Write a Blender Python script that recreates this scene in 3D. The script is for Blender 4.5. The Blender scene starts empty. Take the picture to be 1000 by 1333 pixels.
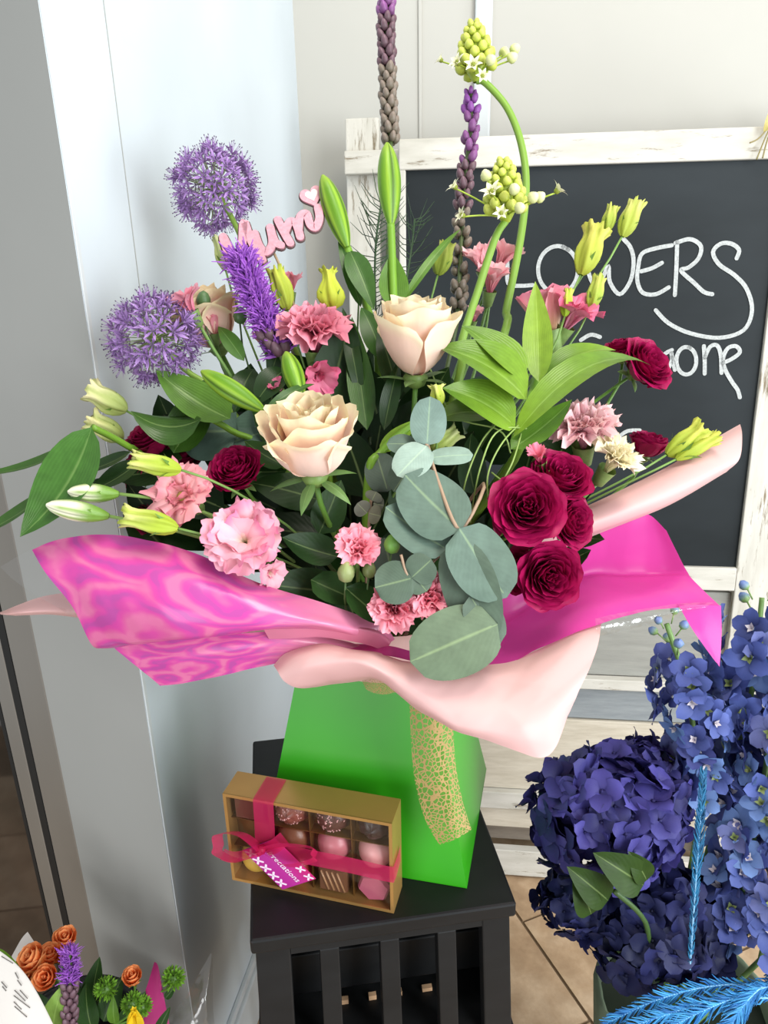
import bpy, math, random
import numpy as np
from mathutils import Vector, Matrix

SC = bpy.context.scene
COL = SC.collection
# ------------------------------------------------------------------ camera
FPX, CX, CY = 1000.0, 500.0, 666.5
CAM_H = 1.30
PITCH, ROLL = math.radians(20.3), math.radians(1.27)
FWD = np.array([0.0, math.cos(PITCH), -math.sin(PITCH)])
_r0 = np.array([1.0, 0, 0]); _d0 = np.array([0.0, -math.sin(PITCH), -math.cos(PITCH)])
RGT = math.cos(ROLL) * _r0 + math.sin(ROLL) * _d0
DWN = -math.sin(ROLL) * _r0 + math.cos(ROLL) * _d0
CAMP = np.array([0.0, 0.0, CAM_H])
cam_d = bpy.data.cameras.new('camera'); cam = bpy.data.objects.new('camera', cam_d); COL.objects.link(cam)
cam_d.sensor_fit = 'VERTICAL'; cam_d.sensor_height = 36.0; cam_d.lens = 36.0 * FPX / 1333.0
cam_d.clip_start = 0.02; cam_d.clip_end = 50
cam.matrix_world = Matrix(((RGT[0], -DWN[0], -FWD[0], 0), (RGT[1], -DWN[1], -FWD[1], 0), (RGT[2], -DWN[2], -FWD[2], CAM_H), (0, 0, 0, 1)))
SC.camera = cam
# ------------------------------------------------------------------ light
w = bpy.data.worlds.new('world'); SC.world = w; w.use_nodes = True
bg = w.node_tree.nodes['Background']; bg.inputs[0].default_value = (0.93, 0.97, 1.0, 1); bg.inputs[1].default_value = 0.50
def area(name, loc, target, size, power, col, size_y=None):
    l = bpy.data.lights.new(name, 'AREA'); l.energy = power; l.color = col; l.size = size
    if size_y: l.shape = 'RECTANGLE'; l.size_y = size_y
    o = bpy.data.objects.new(name, l); COL.objects.link(o); o.location = loc
    o.rotation_euler = (Vector(target) - Vector(loc)).to_track_quat('-Z', 'Y').to_euler()
    return o
area('window_light', (1.55, -1.1, 1.65), (-0.1, 0.8, 0.85), 1.0, 82, (0.92, 0.97, 1.0), 2.3)
area('ceiling_lamp_light', (0.35, 0.35, 2.7), (0.1, 0.8, 0.8), 0.5, 22, (1.0, 0.93, 0.82), 0.9)
area('low_fill_light', (-1.0, -1.1, 0.8), (-0.25, 0.9, 0.5), 0.9, 17, (0.97, 0.98, 1.0), 1.2)  # added low fill to brighten the pier's foot, not a known opening
area('side_fill_light', (1.7, 0.45, 0.95), (-0.25, 1.05, 0.55), 0.9, 20, (0.92, 0.97, 1.0), 1.2)  # added side fill for the lower left wall, source invented
SC.view_settings.view_transform = 'Standard'; SC.view_settings.look = 'None'
SC.view_settings.exposure = 0.0; SC.view_settings.gamma = 1.0; SC.view_settings.use_curve_mapping = False

# ------------------------------------------------------------------ helpers
def P(px, py, d): return CAMP + d * (FWD + RGT * (px - CX) / FPX + DWN * (py - CY) / FPX)
def ray(px, py): return FWD + RGT * (px - CX) / FPX + DWN * (py - CY) / FPX
def on_plane(px, py, p0, n):
    r = ray(px, py); n = np.asarray(n, float)
    return CAMP + r * (np.dot(np.asarray(p0) - CAMP, n) / np.dot(r, n))
def at_z(px, py, z): return on_plane(px, py, (0, 0, z), (0, 0, 1))
def A(r, u, t):
    v = RGT * r - DWN * u - FWD * t
    return v / np.linalg.norm(v)
def nrm(v): v = np.asarray(v, float); return v / max(1e-9, np.linalg.norm(v))
def hx(s, k=1.0):
    s = s.lstrip('#'); c = np.array([int(s[i:i + 2], 16) / 255 for i in (0, 2, 4)])
    return np.where(c <= 0.04045, c / 12.92, ((c + 0.055) / 1.055) ** 2.4) * k
def mixc(a, b, t): t = np.clip(np.asarray(t, float), 0, 1)[..., None]; return a * (1 - t) + b * t
def sm(x, a, b): t = np.clip((np.asarray(x, float) - a) / (b - a), 0, 1); return t * t * (3 - 2 * t)
RNG = np.random.default_rng(7)

def frame(axis, roll=0.0):
    z = nrm(axis); h = np.array([0, 0, 1.0]) if abs(z[2]) < 0.93 else np.array([0, -1.0, 0])
    x = nrm(np.cross(h, z)); y = np.cross(z, x)
    return np.stack([math.cos(roll) * x + math.sin(roll) * y, -math.sin(roll) * x + math.cos(roll) * y, z])
def xf(V, c, fr, s=1.0): return np.asarray(c) + (np.asarray(V) * s) @ fr
def mat4(c, fr, s=1.0):
    m = np.eye(4); m[:3, :3] = fr.T * s; m[:3, 3] = c
    return Matrix(m.tolist())

class Geo:
    def __init__(s, V, F, C=None, UV=None): s.V, s.F, s.C, s.UV = np.asarray(V, float), F, C, UV
    def moved(s, c, fr, k=1.0): return Geo(xf(s.V, c, fr, k), s.F, s.C, s.UV)
    def tint(s, c): s.C = np.tile(np.asarray(c, float), (len(s.V), 1)); return s
def join(gs):
    V, F, C, UV, n = [], [], [], [], 0
    for g in gs:
        V.append(g.V); F += [tuple(i + n for i in f) for f in g.F]
        C.append(g.C if g.C is not None else np.ones((len(g.V), 3)) * 0.8); UV.append(g.UV if g.UV is not None else np.zeros((len(g.V), 2))); n += len(g.V)
    return Geo(np.concatenate(V), F, np.concatenate(C), np.concatenate(UV))
_fc = {}
def gridF(nu, nv, wrap=False):
    k = (nu, nv, wrap)
    if k not in _fc:
        F = []
        for i in range(nu if wrap else nu - 1):
            for j in range(nv - 1):
                a, b = i * nv + j, ((i + 1) % nu) * nv + j
                F.append((a, b, b + 1, a + 1))
        _fc[k] = F
    return _fc[k]
def grid(fn, nu, nv, u0=-1, u1=1):
    U, W = np.meshgrid(np.linspace(u0, u1, nu), np.linspace(0, 1, nv), indexing='ij')
    V = fn(U, W).reshape(-1, 3)
    return Geo(V, gridF(nu, nv), None, np.stack([(U.ravel() - u0) / (u1 - u0), W.ravel()], 1)), U.ravel(), W.ravel()
def tube(pts, rad, n=7, caps=True):
    pts = np.asarray(pts, float); m = len(pts)
    rad = np.broadcast_to(np.asarray(rad, float), (m,))
    T = np.gradient(pts, axis=0); T /= np.linalg.norm(T, axis=1)[:, None] + 1e-12
    x = np.cross(T[0], [0.3, 0.2, 0.93]); x = nrm(x); V = []
    for i in range(m):
        x = nrm(x - T[i] * np.dot(x, T[i])); y = np.cross(T[i], x)
        a = np.linspace(0, 2 * np.pi, n, endpoint=False)
        V.append(pts[i] + rad[i] * (np.cos(a)[:, None] * x + np.sin(a)[:, None] * y))
    V = np.concatenate(V); F = []
    for i in range(m - 1):
        for k in range(n):
            F.append((i * n + k, i * n + (k + 1) % n, (i + 1) * n + (k + 1) % n, (i + 1) * n + k))
    if caps: F.append(tuple(range(n - 1, -1, -1))); F.append(tuple((m - 1) * n + k for k in range(n)))
    uv = np.stack([np.tile(np.arange(n) / n, m), np.repeat(np.linspace(0, 1, m), n)], 1)
    return Geo(V, F, None, uv)
def bez(p0, p1, p2, p3, n=14):
    t = np.linspace(0, 1, n)[:, None]
    return (1 - t) ** 3 * np.asarray(p0) + 3 * (1 - t) ** 2 * t * np.asarray(p1) + 3 * (1 - t) * t * t * np.asarray(p2) + t ** 3 * np.asarray(p3)
def crom(pts, n=8, closed=False):
    p = np.asarray(pts, float); out = []
    m = len(p)
    for i in range(m if closed else m - 1):
        if closed: a, b, c, d = p[(i - 1) % m], p[i], p[(i + 1) % m], p[(i + 2) % m]
        else: a, b, c, d = p[max(i - 1, 0)], p[i], p[i + 1], p[min(i + 2, m - 1)]
        for t in np.linspace(0, 1, n, endpoint=False):
            out.append(0.5 * (2 * b + (c - a) * t + (2 * a - 5 * b + 4 * c - d) * t * t + (3 * b - a - 3 * c + d) * t ** 3))
    if not closed: out.append(p[-1])
    return np.array(out)
def lathe(prof, n=16, mod=None):
    prof = np.asarray(prof, float); m = len(prof); a = np.linspace(0, 2 * np.pi, n, endpoint=False)
    Aa, T = np.meshgrid(a, np.linspace(0, 1, m), indexing='ij')
    R = np.tile(prof[:, 0], (n, 1)); Z = np.tile(prof[:, 1], (n, 1))
    if mod: R, Z = mod(Aa, T, R, Z)
    V = np.stack([R * np.cos(Aa), R * np.sin(Aa), Z], -1).reshape(-1, 3)
    return Geo(V, gridF(n, m, True), None, np.stack([Aa.ravel() / (2 * np.pi), T.ravel()], 1))
def box(x0, x1, y0, y1, z0, z1):
    V = [(x, y, z) for x in (x0, x1) for y in (y0, y1) for z in (z0, z1)]
    return Geo(V, [(0, 1, 3, 2), (4, 6, 7, 5), (0, 4, 5, 1), (2, 3, 7, 6), (0, 2, 6, 4), (1, 5, 7, 3)])
def hexa(c8):   # bottom 4 (ccw) then top 4
    return Geo(c8, [(3, 2, 1, 0), (4, 5, 6, 7), (0, 1, 5, 4), (1, 2, 6, 5), (2, 3, 7, 6), (3, 0, 4, 7)])
def local(geo, o, ex, ey, ez):
    return Geo(np.asarray(o) + geo.V @ np.stack([np.asarray(ex, float), np.asarray(ey, float), np.asarray(ez, float)]), geo.F, geo.C, geo.UV)

def mesh(name, g, mat, smooth=True, origin=(0, 0, 0)):
    me = bpy.data.meshes.new(name)
    V = g.V - np.asarray(origin)
    me.from_pydata(V.tolist(), [], g.F)
    if g.C is not None:
        at = me.attributes.new('Col', 'FLOAT_COLOR', 'POINT')
        at.data.foreach_set('color', np.concatenate([np.clip(g.C, 0, 1), np.ones((len(V), 1))], 1).astype(np.float32).ravel())
    if g.UV is not None:
        ul = me.uv_layers.new(name='UVMap'); li = np.empty(len(me.loops), np.int32); me.loops.foreach_get('vertex_index', li)
        ul.data.foreach_set('uv', g.UV[li].astype(np.float32).ravel())
    if smooth: me.polygons.foreach_set('use_smooth', [True] * len(me.polygons))
    me.materials.append(mat); me.update()
    return me
def props(o, label=None, cat=None, group=None, kind=None):
    for k, v in (('label', label), ('category', cat), ('group', group), ('kind', kind)):
        if v: o[k] = v
class Thing:
    def __init__(s, name, label, cat, loc, group=None):
        s.o = bpy.data.objects.new(name, None); COL.objects.link(s.o); s.loc = np.asarray(loc, float); s.o.location = s.loc.tolist()
        s.o.empty_display_size = 0.01; props(s.o, label, cat, group)
    def part(s, name, g, mat, parent=None, smooth=True, kind=None, label=None, bevel=0, solid=0):
        o = bpy.data.objects.new(name, mesh(name, g, mat, smooth, s.loc)); COL.objects.link(o); o.parent = parent or s.o
        props(o, label, None, None, kind)
        if solid: m = o.modifiers.new('solid', 'SOLIDIFY'); m.thickness = solid; m.offset = 0
        if bevel: m = o.modifiers.new('bevel', 'BEVEL'); m.width = bevel; m.segments = 2; m.limit_method = 'ANGLE'
        return o
    def inst(s, name, me, M, parent=None):
        o = bpy.data.objects.new(name, me); COL.objects.link(o); o.parent = parent or s.o
        o.matrix_local = Matrix.Translation(Vector((-s.loc).tolist())) @ M
        return o
def solo(name, g, mat, label, cat, group=None, smooth=True, bevel=0, solid=0):
    o = bpy.data.objects.new(name, mesh(name, g, mat, smooth)); COL.objects.link(o); props(o, label, cat, group)
    if solid: m = o.modifiers.new('solid', 'SOLIDIFY'); m.thickness = solid; m.offset = 0
    if bevel: m = o.modifiers.new('bevel', 'BEVEL'); m.width = bevel; m.segments = 2; m.limit_method = 'ANGLE'
    return o
def struct(name, g, mat, smooth=False, parent=None, bevel=0):
    o = bpy.data.objects.new(name, mesh(name, g, mat, smooth)); COL.objects.link(o)
    if parent: o.parent = parent
    else: o['kind'] = 'structure'
    if bevel: m = o.modifiers.new('bevel', 'BEVEL'); m.width = bevel; m.segments = 2; m.limit_method = 'ANGLE'
    return o

# ------------------------------------------------------------------ materials
class MB:
    def __init__(s, name, rough=0.5, spec=0.4):
        s.m = bpy.data.materials.new(name); s.m.use_nodes = True; s.t = s.m.node_tree; s.b = s.t.nodes['Principled BSDF']
        s.b.inputs['Roughness'].default_value = rough; s.b.inputs['Specular IOR Level'].default_value = spec
    def n(s, typ, **kw):
        x = s.t.nodes.new(typ)
        for k, v in kw.items():
            if hasattr(x, k) and not k[0].isupper(): setattr(x, k, v)
            else: x.inputs[k.replace('_', ' ')].default_value = v
        return x
    def l(s, a, b): s.t.links.new(a, b)
    def noise(s, scale, detail=4, coord='Object', stretch=None, rough=0.55):
        tc = s.n('ShaderNodeTexCoord'); o = tc.outputs[coord]
        if stretch:
            mp = s.n('ShaderNodeMapping'); mp.inputs['Scale'].default_value = stretch; s.l(o, mp.inputs[0]); o = mp.outputs[0]
        nz = s.n('ShaderNodeTexNoise', Scale=scale, Detail=detail, Roughness=rough); s.l(o, nz.inputs['Vector'])
        return nz.outputs['Fac']
    def ramp(s, fac, stops):
        r = s.n('ShaderNodeValToRGB'); e = r.color_ramp.elements
        while len(e) < len(stops): e.new(0.5)
        for x, (p, c) in zip(e, stops): x.position = p; x.color = (*c, 1)
        s.l(fac, r.inputs[0]); return r.outputs[0]
    def bump(s, h, strength=0.3, dist=0.002):
        b = s.n('ShaderNodeBump', Strength=strength, Distance=dist); s.l(h, b.inputs['Height']); s.l(b.outputs[0], s.b.inputs['Normal'])
        return b.outputs[0]
    def mult(s, a, b, fac=1.0, typ='MULTIPLY'):
        m = s.n('ShaderNodeMix', data_type='RGBA', blend_type=typ); m.inputs[0].default_value = fac
        s.l(a, m.inputs[6]); s.l(b, m.inputs[7]); return m.outputs[2]
    def base(s, c): s.l(c, s.b.inputs['Base Color'])
def g3(v): return (v, v, v)
def attr_mat(name, rough, transl, nscale, namp, spec=0.3, bump=0.15, stretch=None, coord='UV', sheen=0):
    m = MB(name, rough, spec); at = m.n('ShaderNodeAttribute', attribute_name='Col')
    nz = m.noise(nscale, 4, coord, stretch)
    c = m.mult(at.outputs['Color'], m.ramp(nz, [(0.3, g3(1 - namp)), (0.7, g3(1.0))]))
    m.base(c)
    if bump: m.bump(nz, bump, 0.001)
    if sheen: m.b.inputs['Sheen Weight'].default_value = sheen
    if transl:
        tr = m.n('ShaderNodeBsdfTranslucent'); m.l(c, tr.inputs[0]); mx = m.n('ShaderNodeMixShader'); mx.inputs[0].default_value = transl
        out = m.t.nodes['Material Output']; m.l(m.b.outputs[0], mx.inputs[1]); m.l(tr.outputs[0], mx.inputs[2]); m.l(mx.outputs[0], out.inputs[0])
    return m.m
M_PETAL = attr_mat('petal', 0.55, 0.15, 9, 0.05, 0.25, 0.25, (1, 0.35, 1))
M_VELVET = attr_mat('velvet_petal', 0.48, 0.08, 9, 0.22, 0.3, 0.3, (1, 0.35, 1))
M_BUD = attr_mat('bud_skin', 0.42, 0.0, 14, 0.12, 0.4, 0.2, (3, 0.4, 1))
M_STEM = attr_mat('stem_skin', 0.45, 0.0, 10, 0.15, 0.4, 0.1)
def leaf_mat(name, rough, kind, transl=0.12, vein=0.25):
    m = MB(name, rough, 0.18 if kind == 'pinnate' else 0.42); at = m.n('ShaderNodeAttribute', attribute_name='Col')
    uv = m.n('ShaderNodeUVMap'); sx = m.n('ShaderNodeSeparateXYZ'); m.l(uv.outputs[0], sx.inputs[0])
    c0 = m.n('ShaderNodeMath', operation='SUBTRACT'); m.l(sx.outputs[0], c0.inputs[0]); c0.inputs[1].default_value = 0.5
    ab = m.n('ShaderNodeMath', operation='ABSOLUTE'); m.l(c0.outputs[0], ab.inputs[0])
    mid = m.ramp(ab.outputs[0], [(0.0, g3(1)), (0.035, g3(0))])
    if kind == 'parallel':
        wv = m.n('ShaderNodeTexWave', Scale=5.0, Distortion=0.6); wv.inputs['Detail'].default_value = 1
        mp = m.n('ShaderNodeMapping'); mp.inputs['Scale'].default_value = (1, 0.06, 1); m.l(uv.outputs[0], mp.inputs[0]); m.l(mp.outputs[0], wv.inputs[0]); side = wv.outputs['Fac']
    else:
        dg = m.n('ShaderNodeMath', operation='MULTIPLY_ADD'); m.l(ab.outputs[0], dg.inputs[0]); dg.inputs[1].default_value = -0.9; m.l(sx.outputs[1], dg.inputs[2])
        cv = m.n('ShaderNodeCombineXYZ'); m.l(dg.outputs[0], cv.inputs[0])
        wv = m.n('ShaderNodeTexWave', Scale=2.6 if kind == 'pinnate' else 3.5, Distortion=1.2 if kind == 'net' else 0.4); m.l(cv.outputs[0], wv.inputs[0]); side = wv.outputs['Fac']
    nz = m.noise(7, 4, 'Object', (12, 12, 12))
    c = m.mult(at.outputs['Color'], m.ramp(side, [(0.0, g3(1 - vein * 0.6)), (1.0, g3(1.0))]))
    c = m.mult(c, m.ramp(nz, [(0.3, g3(0.8)), (0.7, g3(1.05))]))
    mx0 = m.n('ShaderNodeMix', data_type='RGBA'); m.l(mid, mx0.inputs[0]); m.l(c, mx0.inputs[6])
    lt = m.mult(c, m.ramp(nz, [(0, (0.10, 0.13, 0.05)), (1, (0.10, 0.13, 0.05))]), 1.0, 'ADD'); m.l(lt, mx0.inputs[7]); m.base(mx0.outputs[2])
    m.bump(side, {'parallel': 0.12, 'net': 0.05, 'pinnate': 0.05}[kind], 0.001)
    tr = m.n('ShaderNodeBsdfTranslucent'); m.l(mx0.outputs[2], tr.inputs[0]); mx = m.n('ShaderNodeMixShader'); mx.inputs[0].default_value = transl
    out = m.t.nodes['Material Output']; m.l(m.b.outputs[0], mx.inputs[1]); m.l(tr.outputs[0], mx.inputs[2]); m.l(mx.outputs[0], out.inputs[0])
    return m.m
M_LILYLEAF = leaf_mat('lily_leaf_skin', 0.36, 'parallel', 0.12, 0.12)
M_EUC = leaf_mat('eucalyptus_leaf_skin', 0.6, 'net', 0.06, 0.05)
M_SALAL = leaf_mat('dark_leaf_skin', 0.42, 'pinnate', 0.05, 0.06)
def plain(name, c, rough=0.5, spec=0.4, nscale=20, namp=0.12, metal=0, bump=0.05, stretch=None):
    m = MB(name, rough, spec); c = hx(c) if isinstance(c, str) else c
    nz = m.noise(nscale, 5, 'Object', stretch); m.base(m.ramp(nz, [(0.3, tuple(c * (1 - namp))), (0.7, tuple(np.minimum(c * (1 + namp * 0.4), 1)))]))
    m.b.inputs['Metallic'].default_value = metal
    if bump: m.bump(nz, bump, 0.002)
    return m.m
def sheer(name, c, alpha, rough=0.35, nscale=0, transl=0.3):
    m = MB(name, rough, 0.5); m.b.inputs['Base Color'].default_value = (*hx(c), 1)
    out = m.t.nodes['Material Output']; tr = m.n('ShaderNodeBsdfTransparent'); mx = m.n('ShaderNodeMixShader'); mx.inputs[0].default_value = alpha
    src = m.b.outputs[0]
    if transl:
        tl = m.n('ShaderNodeBsdfTranslucent'); tl.inputs[0].default_value = (*hx(c), 1); m2 = m.n('ShaderNodeMixShader'); m2.inputs[0].default_value = transl
        m.l(src, m2.inputs[1]); m.l(tl.outputs[0], m2.inputs[2]); src = m2.outputs[0]
    if nscale:
        nz = m.noise(nscale, 3, 'Object'); r = m.ramp(nz, [(0.35, g3(alpha * 0.55)), (0.65, g3(min(1, alpha * 1.3)))]); m.l(r, mx.inputs[0])
    m.l(tr.outputs[0], mx.inputs[1]); m.l(src, mx.inputs[2]); m.l(mx.outputs[0], out.inputs[0])
    return m.m

# ================================================================== STRUCTURE
CORNER_OUT = np.array([-0.287, 0.772, 0]); CORNER_IN = np.array([-0.141, 1.58, 0])
LW = nrm(CORNER_IN - CORNER_OUT); FACE = np.array([-0.86, 0.51, 0]); BW = np.array([0.9903, -0.139, 0])
m = MB('white_wall_paint', 0.55, 0.3); nz = m.noise(3.0, 6, 'Object'); n2 = m.noise(60, 3, 'Object')
m.base(m.ramp(nz, [(0.3, tuple(hx('#bec6cb'))), (0.7, tuple(hx('#c8d0d5')))])); m.bump(n2, 0.06, 0.002); M_WALL = m.m
M_PIER = plain('pier_shaded_paint', '#a3a4a0', 0.6, 0.25, 2.5, 0.06)  # grey darker than the left wall puts this face's shade into its colour
M_BACK = plain('back_wall_paint', '#b5b3ac', 0.7, 0.2, 2.0, 0.05)
M_SKIRT = plain('skirting_paint', '#c6cacb', 0.45, 0.35, 6, 0.06)
def slab(a, b, z0, z1, nrm_dir, th):   # wall slab from a to b, thickness th away along -nrm_dir
    n = nrm(nrm_dir); a = np.array([a[0], a[1], 0.0]); b = np.array([b[0], b[1], 0.0]); c = [a, b, b - n * th, a - n * th]
    return hexa([p + (0, 0, z0) for p in c] + [p + (0, 0, z1) for p in c])
LN = np.array([LW[1], -LW[0], 0]); FN = np.array([-0.51, -0.86, 0]); BN = np.array([-0.139, -0.9903, 0])
_c = [CORNER_OUT, CORNER_IN + LW * 0.06, CORNER_IN + LW * 0.06 - LN * 0.06, CORNER_OUT + FACE * 0.045 - FN * 0.025]
struct('wall_left', hexa([p + (0, 0, 0.0) for p in _c] + [p + (0, 0, 2.9) for p in _c]), M_WALL)
struct('wall_back', slab(CORNER_IN - BW * 0.06, CORNER_IN + BW * 1.9, 0, 2.9, BN, 0.08), M_BACK)
# bead along the outer corner, seam strip on the left wall, panel strip on the back wall
def strip(name, base, along, n, width, depth, z0, z1, mat):
    return struct(name, slab(base - along * width / 2, base + along * width / 2, z0, z1, n, -depth), mat, bevel=min(width, depth) * 0.3)
strip('trim_1', CORNER_OUT + LW * 0.004, LW, LN, 0.006, 0.0015, 0, 2.9, M_SKIRT)
strip('trim_2', CORNER_OUT + LW * 0.118, LW, LN, 0.0012, 0.0008, 1.20, 2.9, M_PIER)
strip('trim_3', CORNER_IN + BW * 0.335, BW, BN, 0.03, 0.012, 0, 2.9, M_SKIRT)
strip('trim_4', CORNER_IN + BW * 0.225, BW, BN, 0.006, 0.004, 0, 2.9, M_BACK)
sk = slab(CORNER_OUT, CORNER_IN, 0, 0.10, LN, -0.014); struct('baseboard_left', sk, M_SKIRT, bevel=0.003)
struct('trim_5', slab(CORNER_OUT, CORNER_IN, 0.10, 0.115, LN, -0.008), M_SKIRT, bevel=0.002)
# floor: base slab + tiles as parts
M_GROUT = plain('grout', '#6d5a46', 0.9, 0.1, 40, 0.2)
fl = struct('floor', box(-1.6, 1.7, -0.3, 1.75, -0.05, -0.004), M_GROUT)
m = MB('brown_stone_tile', 0.45, 0.4); a1 = m.noise(7, 7, 'Object', None, 0.65); a2 = m.noise(30, 4, 'Object')
c = m.ramp(a1, [(0.25, tuple(hx('#84684e'))), (0.45, tuple(hx('#a68a6c'))), (0.6, tuple(hx('#bfa588'))), (0.8, tuple(hx('#937a62')))])
m.base(m.mult(c, m.ramp(a2, [(0.3, g3(0.85)), (0.7, g3(1.0))]))); m.bump(a1, 0.15, 0.004); M_TILE = m.m
tx = nrm(np.array([-0.085, 0.21, 0])); ty = np.array([tx[1], -tx[0], 0]); t0 = at_z(680, 1200, 0)
tile_me = mesh('floor_tile', box(0.003, 0.437, 0.003, 0.217, -0.006, 0.0), M_TILE, False)
for i in range(-3, 4):
    for j in range(-7, 7):
        c = t0 + tx * (i * 0.44 + (0.22 if j % 2 else 0.0)) + ty * (j * 0.22)
        cc = c + tx * 0.22 + ty * 0.11
        if not (-1.35 < cc[0] < 1.4 and -0.05 < cc[1] < 1.5): continue
        o = bpy.data.objects.new('floor_tile', tile_me); COL.objects.link(o); o.parent = fl
        o.matrix_local = mat4(c, np.stack([tx, ty, np.array([0, 0, 1.0])]))
# glazed door beside the pier: aluminium stiles, dark glass
M_ALU = plain('aluminium_frame', '#8f8a82', 0.4, 0.5, 8, 0.08, 0.35, stretch=(1, 1, 0.1))
M_GASK = plain('black_gasket', '#20201f', 0.6, 0.3)
FP = CORNER_OUT
def face_s(px, py): q = on_plane(px, py, FP, FN); return float(np.dot(q - FP, FACE))
s_a, s_b, s_c, s_d = face_s(128, 1240), face_s(91, 1210), face_s(83, 1208), face_s(62, 1190)
_c = [CORNER_OUT, CORNER_OUT + FACE * s_a, CORNER_OUT + FACE * s_a - FN * 0.04, CORNER_OUT + FACE * 0.05 - FN * 0.04]
struct('wall_pier', hexa([p + (0, 0, 0.0) for p in _c] + [p + (0, 0, 2.9) for p in _c]), M_PIER)
dr = bpy.data.objects.new('door_1', None); COL.objects.link(dr); dr['kind'] = 'structure'
struct('door_frame', slab(CORNER_OUT + FACE * s_a, CORNER_OUT + FACE * s_b, 0, 1.12, FN + 0, 0.05), M_ALU, parent=dr, bevel=0.003)
struct('door_gasket', slab(CORNER_OUT + FACE * s_b, CORNER_OUT + FACE * s_c, 0, 1.12, FN, 0.03) , M_GASK, parent=dr)
struct('door_stile', slab(CORNER_OUT + FACE * s_c, CORNER_OUT + FACE * s_d, 0, 1.12, FN, 0.05), M_ALU, parent=dr, bevel=0.003)
struct('door_gasket', slab(CORNER_OUT + FACE * s_d, CORNER_OUT + FACE * (s_d + 0.008), 0, 1.10, FN, 0.04), M_GASK, parent=dr)
m = MB('dark_glass', 0.06, 0.5); nz = m.noise(3, 4, 'Object'); m.base(m.ramp(nz, [(0.35, tuple(hx('#2b2723'))), (0.65, tuple(hx('#4a3d34')))])); M_GLASS = m.m
struct('door_glass', slab(CORNER_OUT + FACE * (s_d + 0.008) - FN * 0.02, CORNER_OUT + FACE * (s_d + 0.7) - FN * 0.02, 0, 1.10, FN, 0.01), M_GLASS, parent=dr)
struct('door_rail', slab(CORNER_OUT + FACE * s_a, CORNER_OUT + FACE * (s_d + 0.7), 1.12, 1.16, FN, 0.05), M_ALU, parent=dr, bevel=0.003)
struct('wall_over_door', slab(CORNER_OUT + FACE * s_a, CORNER_OUT + FACE * (s_d + 0.7), 1.16, 2.9, FN, 0.06), M_PIER)

# ================================================================== A-BOARD
m = MB('white_washed_wood', 0.7, 0.25); nz = m.noise(5, 6, 'Object', (1.2, 6, 6)); n2 = m.noise(9, 8, 'Object', (1, 9, 9), 0.7)
c = m.ramp(nz, [(0.3, tuple(hx('#b5b1a6'))), (0.6, tuple(hx('#cbc7be')))]); m.base(m.mult(c, m.ramp(n2, [(0.32, tuple(hx('#9b8c76'))), (0.42, g3(1.0))]))); m.bump(n2, 0.25, 0.003); M_WASH = m.m
m = MB('white_washed_wood_upright', 0.7, 0.25); nz = m.noise(5, 6, 'Object', (6, 6, 1.2)); n2 = m.noise(9, 8, 'Object', (9, 9, 1), 0.7)
c = m.ramp(nz, [(0.3, tuple(hx('#b5b1a6'))), (0.6, tuple(hx('#cbc7be')))]); m.base(m.mult(c, m.ramp(n2, [(0.34, tuple(hx('#a0927d'))), (0.44, g3(1.0))]))); m.bump(n2, 0.25, 0.003); M_WASHV = m.m
m = MB('chalkboard_paint', 0.55, 0.15); nz = m.noise(2.5, 6, 'Object', (1, 1, 2.5)); m.base(m.ramp(nz, [(0.3, tuple(hx('#1e2224'))), (0.7, tuple(hx('#2b3033')))])); M_CHALKB = m.m
M_CHALK = plain('chalk_line', '#b9bcbb', 0.9, 0.1, 300, 0.3)
bu = nrm(np.array([0.9925, -0.12, 0])); lean = math.radians(4.5); bn0 = np.array([-0.12, -0.9925, 0])
bw = nrm(np.array([0, 0, 1]) * math.cos(lean) - bn0 * math.sin(lean)); bn = np.cross(bu, bw)
b0 = at_z(700, 1143, 0.0)
def buv(px, py): q = on_plane(px, py, b0, bn) - b0; return float(q @ bu), float(q @ bw)
def bbox(u0, u1, w0, w1, d0, d1): return local(box(u0, u1, d0, d1, w0, w1), b0, bu, -bn, bw)   # d measured behind the board face
uL0, wT1 = buv(519, 181); uLi, wTi = buv(528, 221); uRi, wBi = buv(960, 740); _, wB0 = buv(900, 768)
uR0 = uRi + 0.062
ab = Thing('a_board_sign', 'whitewashed wooden A-board with black chalkboard panel and chalk lettering, behind the bouquet', 'sign', b0)
ab.part('top_rail', bbox(uL0, uR0, wTi, wT1, 0, 0.022), M_WASH, smooth=False, bevel=0.002)
ab.part('bottom_rail', bbox(uLi, uRi, wB0, wBi, 0, 0.022), M_WASH, smooth=False, bevel=0.002)
ab.part('stile', bbox(uL0, uLi, 0, wTi, 0, 0.022), M_WASHV, smooth=False, bevel=0.002)
ab.part('stile', bbox(uRi, uR0, 0, wTi, 0, 0.022), M_WASHV, smooth=False, bevel=0.002)
ab.part('chalkboard', bbox(uLi - 0.004, uRi + 0.004, wBi - 0.004, wTi + 0.004, 0.008, 0.016), M_CHALKB, smooth=False)
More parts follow.
